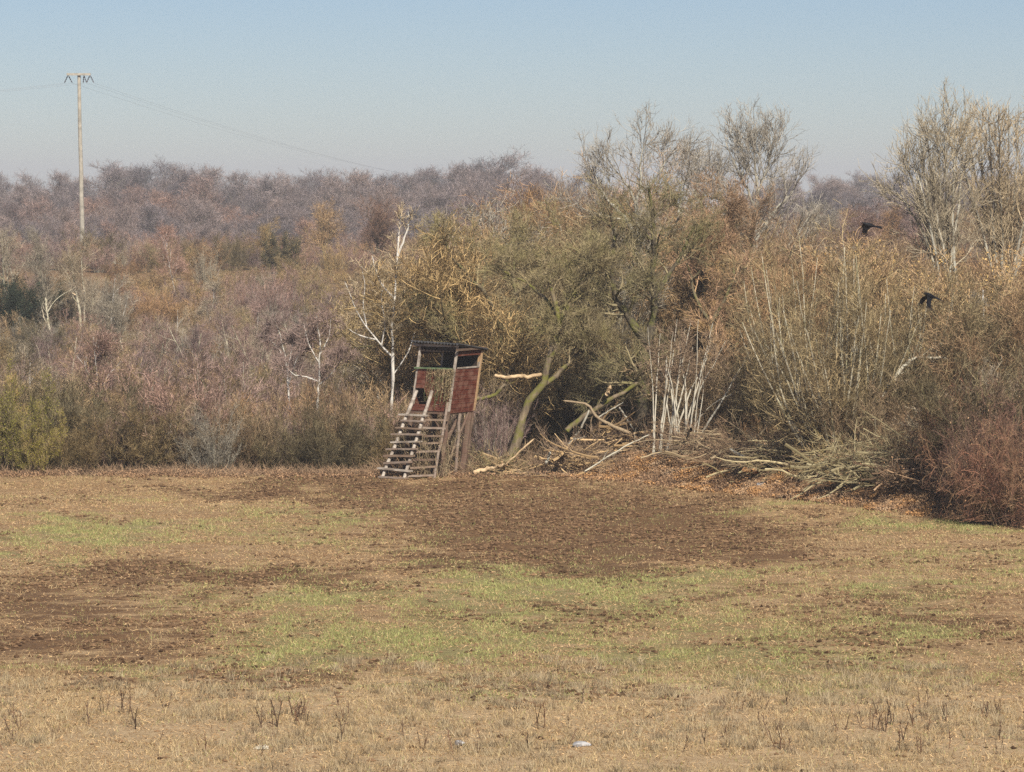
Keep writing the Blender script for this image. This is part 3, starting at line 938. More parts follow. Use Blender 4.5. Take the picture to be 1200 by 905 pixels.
# pale saplings standing out of the slope scrub
for i in range(22):
    px = 20 + (i + g.uniform(0, 1)) / 22 * 460
    d = g.uniform(150, 236); x = X_at(px, d)
    place((K_TALL + K_BIRCH)[g.integers(0, 6)], x, d, g.uniform(3.4, 5.6), "pale-barked sapling standing out of the scrub on the far slope", "tree", "pale saplings on the far slope",
          mats=((M_BARK_PALE, M_TW_GREY), (M_BARK_PALE, M_TW_MAUVE))[g.integers(0, 2)], rg=g, wide=g.uniform(.8, 1.1))
for i in range(18):
    px = 120 + (i + g.uniform(0, 1)) / 18 * 360
    d = g.uniform(262, 282); x = X_at(px, d)
    place(K_SHRUB[g.integers(0, 4)], x, d, g.uniform(.9, 1.9), "small rust-brown bush growing on the dry meadow strip itself", "bush", "bushes on the dry meadow strip",
          mats=MIX_M[(1, 2, 4, 4, 0)[g.integers(0, 5)]], rg=g, wide=g.uniform(1.1, 1.8))
# front row trees
for px, d, top, kind, mats, lab in (
        (560, 128, 262, K_OLIVE[0], (M_BARK_OLIVE, M_TW_OLIVE), "olive bare tree directly behind the red hunting stand"),
        (520, 134, 275, K_OLIVE[1], (M_BARK_OLIVE, M_TW_TAN), "tan bare tree just left behind the hunting stand roof"),
        (700, 133, 240, K_OLIVE[3], (M_BARK_OLIVE, M_TW_OLIVE), "olive bare tree between the leaning trunk and the forked dark tree"),
        (845, 131, 275, K_OLIVE[1], (M_BARK_OLIVE, M_TW_BROWN), "brown bare tree right behind the white-stemmed clump"),
        (900, 124, 300, K_OLIVE[2], (M_BARK_OLIVE, M_TW_BROWN), "brown bare tree left of the big hazel fan"),
        (1130, 114, 318, K_OLIVE[0], (M_BARK_OLIVE, M_TW_OLIVE), "olive bare tree right of the big hazel fan"),
        (1195, 112, 330, K_OLIVE[3], (M_BARK_OLIVE, M_TW_BROWN), "brown bare tree at the right picture edge above the brambles"),
        (700, 150, 168, K_TALL[1], (M_BARK_GREY, M_TW_RUST), "thin bare tree left of the skyline pair"),
        (655, 170, 200, K_TALL[2], (M_BARK_GREY, M_TW_BROWN), "low brown bare tree where the thicket meets the far wood")):
    x = X_at(px, d)
    h = EYE - (top - 211) * d / F_ - gz1(x, d)
    place(kind, x, d, h, lab, "tree", "trees of the right thicket", mats=mats, rg=g, wide=1.3 if kind in K_TALL else (1.15 if kind in K_UPR else 1.0))
for px, d, top, lab in ((1090, 130, 282, "golden-leaved bush under the left willow"), (1135, 128, 290, "golden-leaved bush in front of the willows"),
                        (1180, 130, 300, "orange-leaved bush at the right picture edge under the willows"), (1030, 134, 290, "rusty-leaved bush behind the upper crow"),
                        (985, 138, 292, "rusty-leaved bush left of the upper crow")):
    x = X_at(px, d)
    h = EYE - (top - 211) * d / F_ - gz1(x, d)
    place(K_GOLD[0], x, d, h, lab, "bush", "golden and rusty bushes", rg=g)
x = X_at(990, 110.5)
place(K_HAZEL[0], x, 112.5, 7.6, "big hazel with a fan of many pale stems behind the brush pile", "bush", "hazel bushes", rg=g)
x = X_at(935, 117)
place(K_HAZEL[1], x, 118, 6.8, "hazel left behind the big fan-shaped hazel", "bush", "hazel bushes", rg=g)
x = X_at(1065, 113)
place(K_HAZEL[1], x, 114, 6.2, "hazel right behind the big fan-shaped hazel", "bush", "hazel bushes", rg=g)
for px, off, h, lab in ((1140, 3.6, 2.2, "reddish bramble tangle right of the brush pile"), (1168, 2.4, 2.6, "reddish bramble tangle second from the right picture edge"),
                        (1202, 1.6, 3.0, "tallest reddish bramble tangle at the right picture edge"), (1180, 4.0, 3.4, "reddish bramble tangle behind the edge brambles"),
                        (1215, 2.4, 2.9, "reddish bramble cut off by the right picture edge"), (1150, 4.8, 3.0, "reddish bramble behind the leftmost bramble")):
    x = X_at(px, 104); d = float(edge(x)) + off; x = X_at(px, d)
    place(K_BRAM[int(px) % 2], x, d, h, lab, "bramble", "red brambles at the right", rg=g, wide=.62)


# ------------------------------------------------------------------ hand-shaped trees of the front row
def custom_tree(name, label, base_d, paths, grow_spec, mt, mc, group=None, cat="tree", seed=1, parts=("trunk", "crown"), S=8, ang=(25, 65), up=.06, rm=.0065):
    """paths: list of (points [(px,py,d offset)], r0, r1)"""
    g = np.random.default_rng(seed)
    K = 12
    Ps, Rs = [], []
    for pts_, r0, r1 in paths:
        a = np.array([pt(p[0], p[1], base_d + (p[2] if len(p) > 2 else 0)) for p in pts_])
        t = np.linspace(0, 1, len(a)); tt = np.linspace(0, 1, K)
        q = np.stack([np.interp(tt, t, a[:, i]) for i in range(3)], -1)
        q[1:-1] = q[1:-1] * .5 + (q[:-2] + q[2:]) * .25
        q[1:-1] += g.normal(size=(K - 2, 3)) * r0 * .25
        Ps.append(q); Rs.append(r0 + (r1 - r0) * tt)
    P = np.stack(Ps); R = np.stack(Rs) * g.uniform(.84, 1.14, (len(Ps), K))
    o0 = P[0, 0].copy()
    P = P - o0
    root = bpy.data.objects.new(name, None); col.objects.link(root)
    root.location = [float(v) for v in o0]
    root.empty_display_size = .3
    tag(root, label, cat, group)
    t = seg(g, (P, R), S)
    add_obj(parts[0], make_mesh(parts[0], t[0], t[1], t[2], [mt], smooth=True), root)
    if grow_spec:
        n1, L1, n2, L2, n3, L3, n4, L4, tr = grow_spec
        zb = -10
        big = (P, R)
        B = grow(g, *big, n1, L1, (ang[0], ang[1] + 8), tr, 8, .20, up, .5, .014, .5, zmin=zb)
        C = grow(g, *B, n2, L2, ang, (.2, 1), 6, .2, up, .6, .012, .4, zmin=zb)
        D = grow(g, *C, n3, L3, ang, (.15, 1), 5, .22, up, .6, rm * 1.2, .4, zmin=zb)
        E = grow(g, *D, n4, L4, ang, (.1, 1), 4, .22, up, .6, rm, .3, zmin=zb)
        a = join([seg(g, B, 5), seg(g, C, 4), seg(g, D, 3), seg(g, E, 3)])
        add_obj(parts[1], make_mesh(parts[1], a[0], a[1], a[2], [mc]), root)
    return root


M_BARK_GREY2 = bark_mat("lichen_grey_bark", (.20, .18, .14), (.52, .50, .42), (.13, .10, .07), 1.2, .52, .66)
M_BARK_OLIVE2 = bark_mat("rough_olive_bark", (.07, .055, .035), (.22, .18, .11), (.20, .19, .08), 2.2, .5, .62)
M_TW_BROWN2 = twig_mat("rosy_brown_twigs", (.13, .08, .05), (.56, .38, .26), (.38, .27, .14))
M_MOSS = bark_mat("mossy_bark", (.06, .045, .03), (.27, .21, .14), (.15, .145, .035), 2.6, .46, .6, 7)
custom_tree("leaning_tree", "leaning mossy tree with a split trunk right of the hunting stand", 121.2,
            [([(597, 540), (606, 505), (620, 472), (636, 445), (645, 418), (650, 398), (656, 375), (650, 350), (640, 320)], .165, .06),
             ([(645, 418), (655, 395), (660, 370), (672, 345), (690, 320), (698, 290)], .13, .05),
             ([(630, 458, .1), (650, 440, .2), (668, 425, .4), (680, 410, .5), (688, 385, .8)], .10, .04),
             ([(656, 375), (640, 350, .5), (615, 330, .8), (585, 315, 1.0)], .07, .02)],
            (40, 1.9, 300, 1.0, 2400, .5, 8000, .28, (.4, 1)), M_MOSS, M_TW_OLIVE, seed=3)
custom_tree("forked_tree", "dark forked tree in the middle of the thicket with a pale lower trunk", 123.5,
            [([(752, 505), (753, 470), (753, 440), (757, 415), (758, 398)], .20, .24),
             ([(758, 400), (745, 385), (735, 365), (722, 350), (715, 325), (722, 290), (716, 250)], .16, .05),
             ([(758, 400), (766, 375), (768, 345), (764, 310), (770, 270), (760, 220)], .17, .05),
             ([(758, 405), (748, 420, .3), (742, 440, .6), (735, 460, .8), (700, 480, 1.0)], .12, .07),
             ([(768, 345), (785, 320, .3), (800, 295, .6), (815, 262, .8)], .09, .04)],
            (64, 2.2, 420, 1.1, 3200, .55, 10000, .3, (.25, 1)), M_BARK_DARK, M_TW_OLIVE, seed=5)
custom_tree("tall_bare_tree", "tall grey bare tree on the skyline, left one of the high pair", 138,
            [([(748, 500), (750, 400), (752, 330), (750, 284), (745, 239)], .17, .08), ([(750, 284), (728, 249), (708, 231), (694, 196)], .09, .015),
             ([(745, 239), (738, 221), (722, 201), (712, 186)], .06, .015), ([(745, 239), (752, 216), (750, 186), (758, 164)], .07, .015),
             ([(752, 226), (772, 206), (782, 184), (796, 168)], .05, .012), ([(752, 300), (785, 274), (808, 234), (822, 206), (828, 186)], .10, .015),
             ([(795, 249), (800, 226), (806, 198)], .05, .012), ([(735, 259), (715, 254), (690, 249), (672, 236)], .05, .012)],
            (110, 1.9, 560, 1.15, 1900, .6, 3000, .34, (.2, .92)), M_BARK_GREY2, M_TW_GREY, seed=31, ang=(18, 48), up=.10, rm=.0055)
custom_tree("tall_bare_tree", "tallest pale grey bare tree on the skyline, right one of the high pair", 141,
            [([(886, 500), (884, 400), (886, 330), (884, 280), (886, 249)], .18, .09), ([(886, 249), (878, 226), (862, 196), (850, 166)], .07, .013),
             ([(886, 249), (888, 221), (884, 186), (886, 152)], .07, .013), ([(888, 226), (900, 196), (904, 171), (912, 160)], .05, .012),
             ([(885, 284), (905, 249), (925, 231), (940, 206)], .09, .013), ([(884, 290), (862, 264), (845, 229), (836, 204)], .09, .013),
             ([(870, 211), (872, 186), (868, 166)], .04, .012), ([(886, 320), (912, 295), (930, 284), (948, 254)], .08, .013), ([(848, 234), (830, 231), (822, 216)], .04, .012)],
            (150, 2.0, 760, 1.15, 2500, .6, 4000, .34, (.15, .92)), M_BARK_GREY2, M_TW_GREY, seed=32, ang=(16, 46), up=.10, rm=.0055)
wp = []
gg = np.random.default_rng(41)
for bx_, tops_ in ((1112, ((1046, 200), (1056, 168), (1066, 150), (1076, 138), (1086, 128), (1098, 124), (1108, 118), (1120, 120), (1130, 116))),):
    for tx, ty in tops_:
        wp.append(([(bx_ + gg.normal() * 5, 350, 0), (bx_ + (tx - bx_) * .45, 270, gg.normal() * .6), (bx_ + (tx - bx_) * .8, 205 if ty < 190 else 235, gg.normal()), (tx, ty + 20, gg.normal() * 2.2)], .07, .010))
custom_tree("willow_tree", "big upright willow with many pale stems at the right, left one of two", 140, wp,
            (200, 2.1, 900, 1.2, 2400, .6, 3600, .36, (.1, .95)), M_BARK_GREY2, M_TW_GREYTAN, seed=42, ang=(12, 38), up=.10, rm=.006)
wp = []
for tx, ty in ((1118, 150), (1132, 122), (1146, 112), (1158, 110), (1170, 106), (1182, 103), (1194, 100), (1208, 104), (1222, 108), (1240, 120), (1252, 150)):
    wp.append(([(1178 + gg.normal() * 6, 350, 0), (1178 + (tx - 1178) * .45, 270, gg.normal() * .6), (1178 + (tx - 1178) * .8, 200, gg.normal()), (tx, ty + 20, gg.normal() * 2.2)], .07, .010))
custom_tree("willow_tree", "big upright willow cut by the right picture edge", 143, wp,
            (260, 2.2, 1150, 1.2, 3000, .6, 4600, .36, (.1, .95)), M_BARK_GREY2, M_TW_GREYTAN, seed=43, ang=(12, 38), up=.10, rm=.006)
custom_tree("spreading_tree", "spreading olive tree with bent limbs close behind the hunting stand", 127,
            [([(575, 530), (572, 480), (580, 430), (592, 390)], .17, .11), ([(592, 390), (575, 350), (550, 325), (528, 300), (515, 270)], .09, .02),
             ([(592, 390), (605, 350), (600, 310), (615, 275)], .09, .02), ([(580, 430), (555, 410), (530, 395), (505, 370)], .07, .02),
             ([(603, 345), (630, 325), (640, 300), (655, 270)], .06, .015), ([(565, 340), (570, 310), (562, 285)], .05, .015)],
            (60, 1.7, 380, .95, 2400, .5, 6500, .28, (.3, 1)), M_BARK_OLIVE2, M_TW_OLIVE, seed=51)
custom_tree("spreading_tree", "spreading tree with pale limbs between the forked tree and the tallest skyline tree", 129,
            [([(835, 530), (832, 470), (838, 420), (832, 380)], .14, .10), ([(832, 380), (815, 350), (808, 320), (798, 285)], .08, .018),
             ([(832, 380), (850, 350), (862, 320), (858, 290)], .08, .018), ([(838, 420), (870, 400), (890, 370), (905, 345)], .07, .018), ([(810, 330), (830, 305), (835, 280)], .04, .014)],
            (56, 1.7, 340, .95, 2000, .5, 5600, .28, (.3, 1)), M_BARK_OLIVE2, M_TW_BROWN2, seed=52)
custom_tree("dark_limbed_tree", "dark gnarled tree rising behind the tallest middle skyline tree", 133,
            [([(880, 500), (876, 420), (880, 360), (878, 300), (884, 250)], .17, .07), ([(878, 380), (895, 350), (912, 320), (930, 290)], .10, .04),
             ([(880, 330), (862, 300), (850, 270), (838, 240)], .09, .04)],
            (24, 2.2, 200, 1.1, 1800, .55, 6000, .3, (.4, 1)), M_BARK_DARK, M_TW_BROWN, seed=8)

# clump of white poles
g = np.random.default_rng(77)
paths = []
for k in range(19):
    u = k / 18
    xb = 764 + 48 * u + g.normal() * 3
    xt = (762, 768, 776, 784, 792, 798, 806, 814, 822, 832)[k % 10] + g.normal() * 5 + 8 * u
    yt = g.uniform(370, 425)
    r = g.uniform(.022, .046)
    bow = g.normal() * 5
    dd = g.uniform(-.5, 1.0)
    paths.append(([(xb, 551, 0), (xb + (xt - xb) * .22 + bow * .6, 500, dd / 3), (xb + (xt - xb) * .5 + bow, 460, dd * .5), (xb + (xt - xb) * .75 + bow * .5, (460 + yt) / 2, dd * .7), (xt, yt, dd)], r, r * .2))
paths.append(([(806, 548), (824, 503, .2), (846, 472, .3), (858, 448, .4), (876, 418, .6), (892, 385, .8)], .045, .008))
paths.append(([(803, 548), (812, 500, .2), (832, 474, .3), (856, 462, .4), (880, 455, .6)], .032, .006))
paths.append(([(800, 548), (810, 488, .2), (822, 450, .3), (838, 425, .4), (850, 400, .6)], .036, .006))
custom_tree("white_stemmed_clump", "clump of thin whitish stems standing upright in front of the thicket", 119.3, paths,
            (70, .9, 260, .6, 800, .35, 1500, .2, (.45, 1)), M_BARK_PALE, M_TW_BROWN, seed=9, parts=("stems", "twigs"), cat="bush")
M_BARK_WHITE = bark_mat("whitish_bark", (.36, .33, .26), (.66, .62, .52), (.26, .21, .15), 2.2, .54, .66)
for o in list(scn.objects):
    if o.parent and o.parent.name == "white_stemmed_clump" and o.name.startswith("stems"):
        o.data.materials[0] = M_BARK_WHITE


# big white birch, left of the stand
custom_tree("birch_tree", "tall white birch with two bare forks left of the hunting stand", 128,
            [([(458, 500), (460, 450), (461, 420), (459, 390), (462, 350), (466, 300), (468, 270), (470, 250)], .065, .022),
             ([(461, 420), (447, 405), (430, 385), (415, 360), (404, 330)], .038, .010),
             ([(466, 300), (474, 280), (480, 262), (478, 248)], .045, .015),
             ([(462, 350), (448, 335), (440, 318), (436, 300)], .04, .015),
             ([(440, 398), (428, 395), (418, 392), (408, 385)], .03, .010), ([(430, 385), (425, 360), (428, 335), (424, 312)], .028, .008), ([(460, 440), (478, 415), (486, 390), (492, 360)], .03, .009), ([(447, 405), (452, 380), (446, 350), (450, 330)], .026, .008)],
            (60, .9, 220, .5, 700, .35, 1200, .25, (.35, 1)), M_BARK_BIRCH, M_TW_GREYTAN, seed=12)
custom_tree("birch_tree", "small white birch with low side arms standing over the hedge", 127,
            [([(373, 500), (373, 465), (374, 440), (376, 405), (371, 370)], .052, .015), ([(373, 447), (360, 442), (344, 440), (334, 428)], .034, .008), ([(373, 452), (385, 442), (396, 428), (404, 408)], .034, .008), ([(374, 425), (362, 405), (356, 380)], .026, .007), ([(375, 415), (386, 395), (388, 372)], .024, .007)],
            (24, .9, 150, .6, 800, .4, 2600, .25, (.3, 1)), M_BARK_BIRCH, M_TW_MAUVE, seed=14)
custom_tree("birch_tree", "white birch with two slanting stems left of the one with low side arms", 128,
            [([(340, 480), (337, 440), (333, 410), (322, 372)], .042, .010), ([(338, 450), (348, 420), (360, 388)], .034, .009), ([(336, 435), (343, 405), (345, 380)], .026, .007), ([(335, 425), (326, 408), (316, 398)], .022, .007)],
            (20, .8, 120, .5, 600, .35, 1800, .22, (.3, 1)), M_BARK_BIRCH, M_TW_MAUVE, seed=15)
custom_tree("birch_tree", "single thin white birch stem standing at the far right over the hazel", 117,
            [([(1150, 480), (1151, 430), (1153, 380), (1152, 340)], .04, .025)], (8, .4, 40, .4, 200, .3, 500, .2, (.5, 1)), M_BARK_BIRCH, M_TW_GREY, seed=16)


# ------------------------------------------------------------------ branches, brush piles, logs
def stick(name, label, cat, d, pts_, r0, r1, mat, group=None, side=6, seed=1, twigs=0):
    g = np.random.default_rng(seed)
    a = np.array([pt(p[0], p[1], d + (p[2] if len(p) > 2 else 0)) for p in pts_])
    K = 14
    t = np.linspace(0, 1, len(a)); tt = np.linspace(0, 1, K)
    q = np.stack([np.interp(tt, t, a[:, i]) for i in range(3)], -1)
    q[1:-1] += g.normal(size=(K - 2, 3)) * r0 * .3
    o0 = q[0].copy(); q = (q - o0)[None]
    R = (r0 + (r1 - r0) * tt)[None]
    R = R * g.uniform(.85, 1.12, R.shape)
    parts = [seg(g, (q, R), 8)]
    # end caps: tapered broken tips
    tip0 = np.stack([q[0, 0], q[0, 0] - (q[0, 1] - q[0, 0]) * .25])[None]
    tip1 = np.stack([q[0, -1], q[0, -1] + (q[0, -1] - q[0, -2]) * .4])[None]
    parts.append(sweep(tip0, np.array([[R[0, 0], R[0, 0] * .15]]), 8, np.array([.5])))
    parts.append(sweep(tip1, np.array([[R[0, -1], .003]]), 8, np.array([.5])))
    if twigs:
        parts.append(seg(g, grow(g, q, R, twigs, .7, (20, 60), (.2, 1), 6, .2, .02, .4, .008, .3, zmin=-9), 4))
    m = join(parts)
    return tag(add_obj(name, make_mesh(name, m[0], m[1], m[2], [mat], smooth=True), None, o0), label, cat, group)


M_FRESH = plain_mat("fresh_wood", (.26, .18, .10), (.66, .49, .30), 5, stretch=(1, 1, 1))
stick("broken_branch", "pale freshly torn branch sticking out beside the hunting stand roof post", "branch", 121.2, [(580, 440), (593, 443), (605, 441), (618, 442), (634, 439)], .055, .075, M_FRESH, "broken branches", seed=2)
stick("fallen_branch", "curved pale brown branch hanging in front of the forked tree", "branch", 121, [(662, 470), (688, 473), (700, 490), (718, 500), (738, 508)], .03, .07, bark_mat("brown_branch", (.20, .15, .09), (.38, .29, .19)), "broken branches", seed=3, twigs=3)
stick("fallen_branch", "long straight pale stick leaning left of the forked tree", "branch", 120.2, [(652, 542), (668, 520), (680, 503), (690, 482)], .055, .03, M_BARK_GREY2, "broken branches", seed=4, twigs=3)
stick("fallen_branch", "thin pale stick crossing behind the mossy log", "branch", 122, [(700, 490), (716, 480), (730, 472)], .025, .02, M_BARK_GREY2, "broken branches", seed=5)
stick("fallen_branch", "short white stick tilted under the forked tree", "branch", 121.6, [(726, 478), (734, 490), (742, 503)], .03, .02, M_BARK_GREY2, "broken branches", seed=6)
stick("fallen_branch", "pale branch lying from the leaning tree foot towards the stand", "branch", 119.8, [(556, 556), (572, 548), (592, 545), (608, 530), (624, 516)], .04, .03, M_FRESH, "broken branches", seed=7, twigs=3)
stick("fallen_branch", "thick torn pale log lying beside the hunting stand foot", "log", 119.7, [(556, 553), (566, 551), (580, 548), (592, 545)], .08, .05, M_FRESH, "broken branches", seed=8)
stick("fallen_branch", "long thin branch lying along the bank under the forked tree", "branch", 118.4, [(686, 552), (705, 540), (722, 530), (742, 518), (760, 510)], .03, .02, M_BARK_PALE, "broken branches", seed=9, twigs=4)
stick("fallen_branch", "short white stump stick beside the pale leaning stick", "branch", 119.6, [(640, 543), (643, 536), (645, 530)], .05, .045, M_BARK_GREY2, "broken branches", seed=10)
stick("mossy_log", "dark mossy log slanting up left of the forked tree", "log", 122.4, [(664, 505), (682, 490), (702, 476), (720, 466), (745, 450)], .10, .07, M_MOSS, "broken branches", seed=11, twigs=5)
stick("mossy_limb", "dark mossy limb arching behind the hunting stand side wall", "branch", 122.3, [(556, 468), (570, 466), (582, 462), (592, 450), (596, 440)], .075, .04, M_MOSS, "broken branches", seed=12, twigs=6)
stick("torn_stump", "orange torn stub on the mossy log", "stump", 122, [(711, 462), (713, 457), (715, 452)], .07, .05, M_FRESH, "broken branches", seed=13)
stick("fallen_branch", "pale branch sloping down onto the bank right of the white stems", "branch", 114.2, [(856, 527), (872, 536), (890, 542), (903, 552), (925, 556)], .05, .03, M_BARK_PALE, "broken branches", seed=14, twigs=5)
stick("cut_log", "short orange-ended log lying in the brush on the bank", "log", 113.4, [(872, 551), (880, 551), (888, 552)], .075, .07, plain_mat("orange_wood", (.42, .22, .10), (.62, .36, .17), 8), "logs on the bank", seed=15)
stick("cut_log", "flat pale plank-like log under the brush pile", "log", 110.2, [(972, 559), (984, 559), (996, 559)], .08, .08, M_BARK_PALE, "logs on the bank", seed=16)
stick("long_limb", "long pale limb reaching right out of the big hazel", "branch", 112, [(1030, 470), (1050, 440), (1070, 420), (1095, 417), (1120, 425)], .07, .03, M_BARK_PALE, "broken branches", seed=17, twigs=16)


def brush_pile(label, px, w, h, depth, n, seed, mat, off=1.5, slant=0.0, L=2.0):
    if px > 700: off += 2.3
    g = np.random.default_rng(seed)
    x0 = X_at(px, 114); d = float(edge(x0)) + off; x0 = X_at(px, d)
    c = np.stack([g.normal(size=n) * w * .4, g.normal(size=n) * depth * .4, np.zeros(n)], -1)
    prof = np.exp(-(c[:, 0] / w) ** 2 * 1.6)
    c[:, 2] = g.uniform(0.02, 1, n) ** 1.3 * h * prof
    az = np.where(g.uniform(0, 1, n) < .5, 0, np.pi) + g.normal(size=n) * .55
    el = g.normal(size=n) * .22 + slant
    dv = np.stack([np.cos(az) * np.cos(el), np.sin(az) * np.cos(el), np.abs(np.sin(el)) * np.sign(g.uniform(-.6, 1, n))], -1)
    le = L * g.uniform(.4, 1.2, n)
    K = 8
    P = np.empty((n, K, 3)); P[:, 0] = c - dv * le[:, None] * .5
    for k in range(1, K):
        dv = norm(dv + g.normal(size=(n, 3)) * .15)
        P[:, k] = P[:, k - 1] + dv * (le / (K - 1))[:, None]
    zz = ground_z(P[..., 0] + x0, P[..., 1] + d) - gz1(x0, d)
    P[..., 2] = np.maximum(P[..., 2], zz + .02 + g.uniform(0, .1, (n, 1)))
    R = (g.uniform(.2, 1, n) ** 2.2 * .048 + .009)[:, None] * (1 - .7 * np.linspace(0, 1, K))
    B = grow(g, P, R, n * 4, .8, (15, 45), (.2, 1), 6, .14, .03, .6, .009, .3)
    C = grow(g, *B, n * 14, .4, (15, 50), (.2, 1), 4, .16, .03, .6, .006, .3, zmin=-1)
    B[0][..., 2] = np.maximum(B[0][..., 2], -.2)
    a = join([seg(g, (P, R), 6)]); b = join([seg(g, B, 4), seg(g, C, 3)])
    root = bpy.data.objects.new("brush_pile", None); col.objects.link(root)
    root.location = (float(x0), d, gz1(x0, d))
    tag(root, label, "brush pile", "piles of cut branches along the bank")
    add_obj("branches", make_mesh("branches", a[0], a[1], a[2], [mat[0]]), root)
    add_obj("twigs", make_mesh("twigs", b[0], b[1], b[2], [mat[1]]), root)
    q = leaves(g, B[0], n * 16, .035, .08)
    add_obj("leaves", make_mesh("leaves", q[0], q[1], q[2], [M_LF_BROWN]), root)


GP = twig_mat("greenish_branch", (.20, .16, .08), (.54, .45, .26))
brush_pile("large pile of greenish cut branches under the big hazel", 1030, 2.3, .95, 1.5, 90, 1, (GP, GP), 2.2, .08, 3.2)
brush_pile("pile of greenish cut branches left of the largest pile", 975, 1.1, .7, 1.2, 50, 2, (GP, M_TW_OLIVE), 2.0)
brush_pile("low brown brush pile on the bank between the white stems and the hazel", 890, 1.9, .7, 1.4, 80, 3, (M_TW_TAN, M_TW_BROWN), 2.6)
brush_pile("brown brush heap at the foot of the white stems", 820, 1.4, .7, 1.4, 60, 4, (M_TW_TAN, M_TW_BROWN), 1.8)
brush_pile("long greenish brush row between the hazel and the brown pile", 925, 1.8, .8, 1.2, 60, 9, (GP, M_TW_TAN), 2.0, .05, 2.6)
brush_pile("loose brush heap under the forked tree", 735, 1.6, 1.0, 1.4, 70, 5, (M_TW_TAN, M_TW_BROWN), 2.0)
brush_pile("loose pile of sticks right of the leaning mossy tree", 665, 1.5, .8, 1.3, 60, 6, (M_TW_TAN, M_TW_BROWN), 1.2)
brush_pile("low pile of sticks between the stand and the leaning mossy tree", 590, .9, .5, 1.0, 40, 7, (M_TW_TAN, M_TW_OLIVE), .8, 0, 1.4)
brush_pile("dark brown brush heap left of the red brambles", 1090, 1.4, .7, 1.2, 50, 8, (M_TW_BROWN, M_TW_BROWN), 2.6)

# undergrowth and leaves on the bank: countless, one mass each
g = np.random.default_rng(55)
n = 26000
x = g.uniform(-19, 17, n); off = g.uniform(0, 1, n) ** 1.3 * 16 + .4
y = edge(x) + off
z = ground_z(x, y)
az = g.uniform(0, 2 * np.pi, n); le = g.uniform(.25, 1.0, n) * (1 + .5 * (off > 3)) * np.where(x < -4.5, .45, 1.0) * np.where((x > 1) & (off < 4), .3, 1.0)
sl = g.uniform(.2, 1.6, n)
dv = norm(np.stack([np.cos(az), np.sin(az), sl], -1))
K = 5
P = np.empty((n, K, 3)); P[:, 0] = np.stack([x, y, z - .03], -1)
for k in range(1, K):
    dv = norm(dv + g.normal(size=(n, 3)) * .2 - np.array([0, 0, .06]))
    P[:, k] = P[:, k - 1] + dv * (le / (K - 1))[:, None]
R = np.full((n, K), .008) * (1 - .6 * np.linspace(0, 1, K))
B = grow(g, P, R, 60000, .3, (20, 60), (.1, 1), 4, .2, .05, .8, .005, .2, zmin=-9)
a = join([seg(g, (P, R), 3), seg(g, B, 3)])
tag(add_obj("undergrowth", make_mesh("undergrowth", a[0], a[1], a[2], [M_TW_BROWN])), "brown twiggy undergrowth along the field edge and wood floor", "undergrowth", kind='stuff')


def leaf_litter(name, label, n, xr, offr, size, mat, seed, h=.10):
    g = np.random.default_rng(seed)
    x = g.uniform(*xr, n); y = edge(x) + g.uniform(*offr, n)
    keep = fbm(x * 1.2, y * 1.2, seed, 3) > .45
    x, y = x[keep], y[keep]; n = len(x)
    z = ground_z(x, y) + g.uniform(0, 1, n) ** 2 * h + .01
    P = np.stack([np.stack([x, y, z], -1)] * 2, 1)
    u = norm(g.normal(size=(n, 3))); v = norm(np.cross(u, g.normal(size=(n, 3))))
    s = size * g.uniform(.5, 1.3, (n, 1)); c = P[:, 0]
    q = np.stack([c - u * s, c - v * s * .6, c + u * s, c + v * s * .6], 1).reshape(-1, 3)
    tag(add_obj(name, make_mesh(name, q, np.arange(4 * n).reshape(-1, 4), np.repeat(g.uniform(0, 1, n), 4), [mat])), label, "leaves", kind='stuff')


leaf_litter("rusty_leaves", "rust-orange fallen leaves on the bank under the brush piles", 190000, (.8, 12.8), (-.4, 5.0), .033, M_LF_RUST, 61)
leaf_litter("dead_leaves", "dull brown fallen leaves along the whole wood edge", 90000, (-19, 17), (-.6, 4.5), .035, M_LF_BROWN, 62, .14)


# ------------------------------------------------------------------ hunting stand
def box_mesh(name, boxes, mat, bevel=0.0):
    """boxes: list of 8-corner arrays"""
    vs_, fs = [], []
    for c in boxes:
        o = len(vs_)
        vs_ += [tuple(p) for p in c]
        fs += [[o + i for i in f] for f in ((0, 3, 2, 1), (4, 5, 6, 7), (0, 1, 5, 4), (1, 2, 6, 5), (2, 3, 7, 6), (3, 0, 4, 7))]
    me = bpy.data.meshes.new(name)
    me.from_pydata(vs_, [], fs)
    me.materials.append(mat)
    me.update()
    return me


ST_A = math.radians(-32)
ST_X, ST_Y = X_at(508, 120.3), 120.3
LEAN = .135
lx, ly = math.cos(-ST_A), math.sin(-ST_A)       # world +X seen in the stand's own axes


def lean(p):
    z = max(p[2], 0)
    return (p[0] + lx * LEAN * z, p[1] + ly * LEAN * z, p[2])


def bx(x0, x1, y0, y1, z0, z1):
    return [lean(p) for p in ((x0, y0, z0), (x1, y0, z0), (x1, y1, z0), (x0, y1, z0), (x0, y0, z1), (x1, y0, z1), (x1, y1, z1), (x0, y1, z1))]


def beam(a, b, w, t, upv=(0, 0, 1)):
    a = Vector(a); b = Vector(b)
    T = (b - a).normalized()
    U = T.cross(Vector(upv))
    if U.length < .01: U = T.cross(Vector((1, 0, 0)))
    U.normalize(); V = U.cross(T)
    U *= w / 2; V *= t / 2
    return [a - U - V, a + U - V, a + U + V, a - U + V, b - U - V, b + U - V, b + U + V, b - U + V]


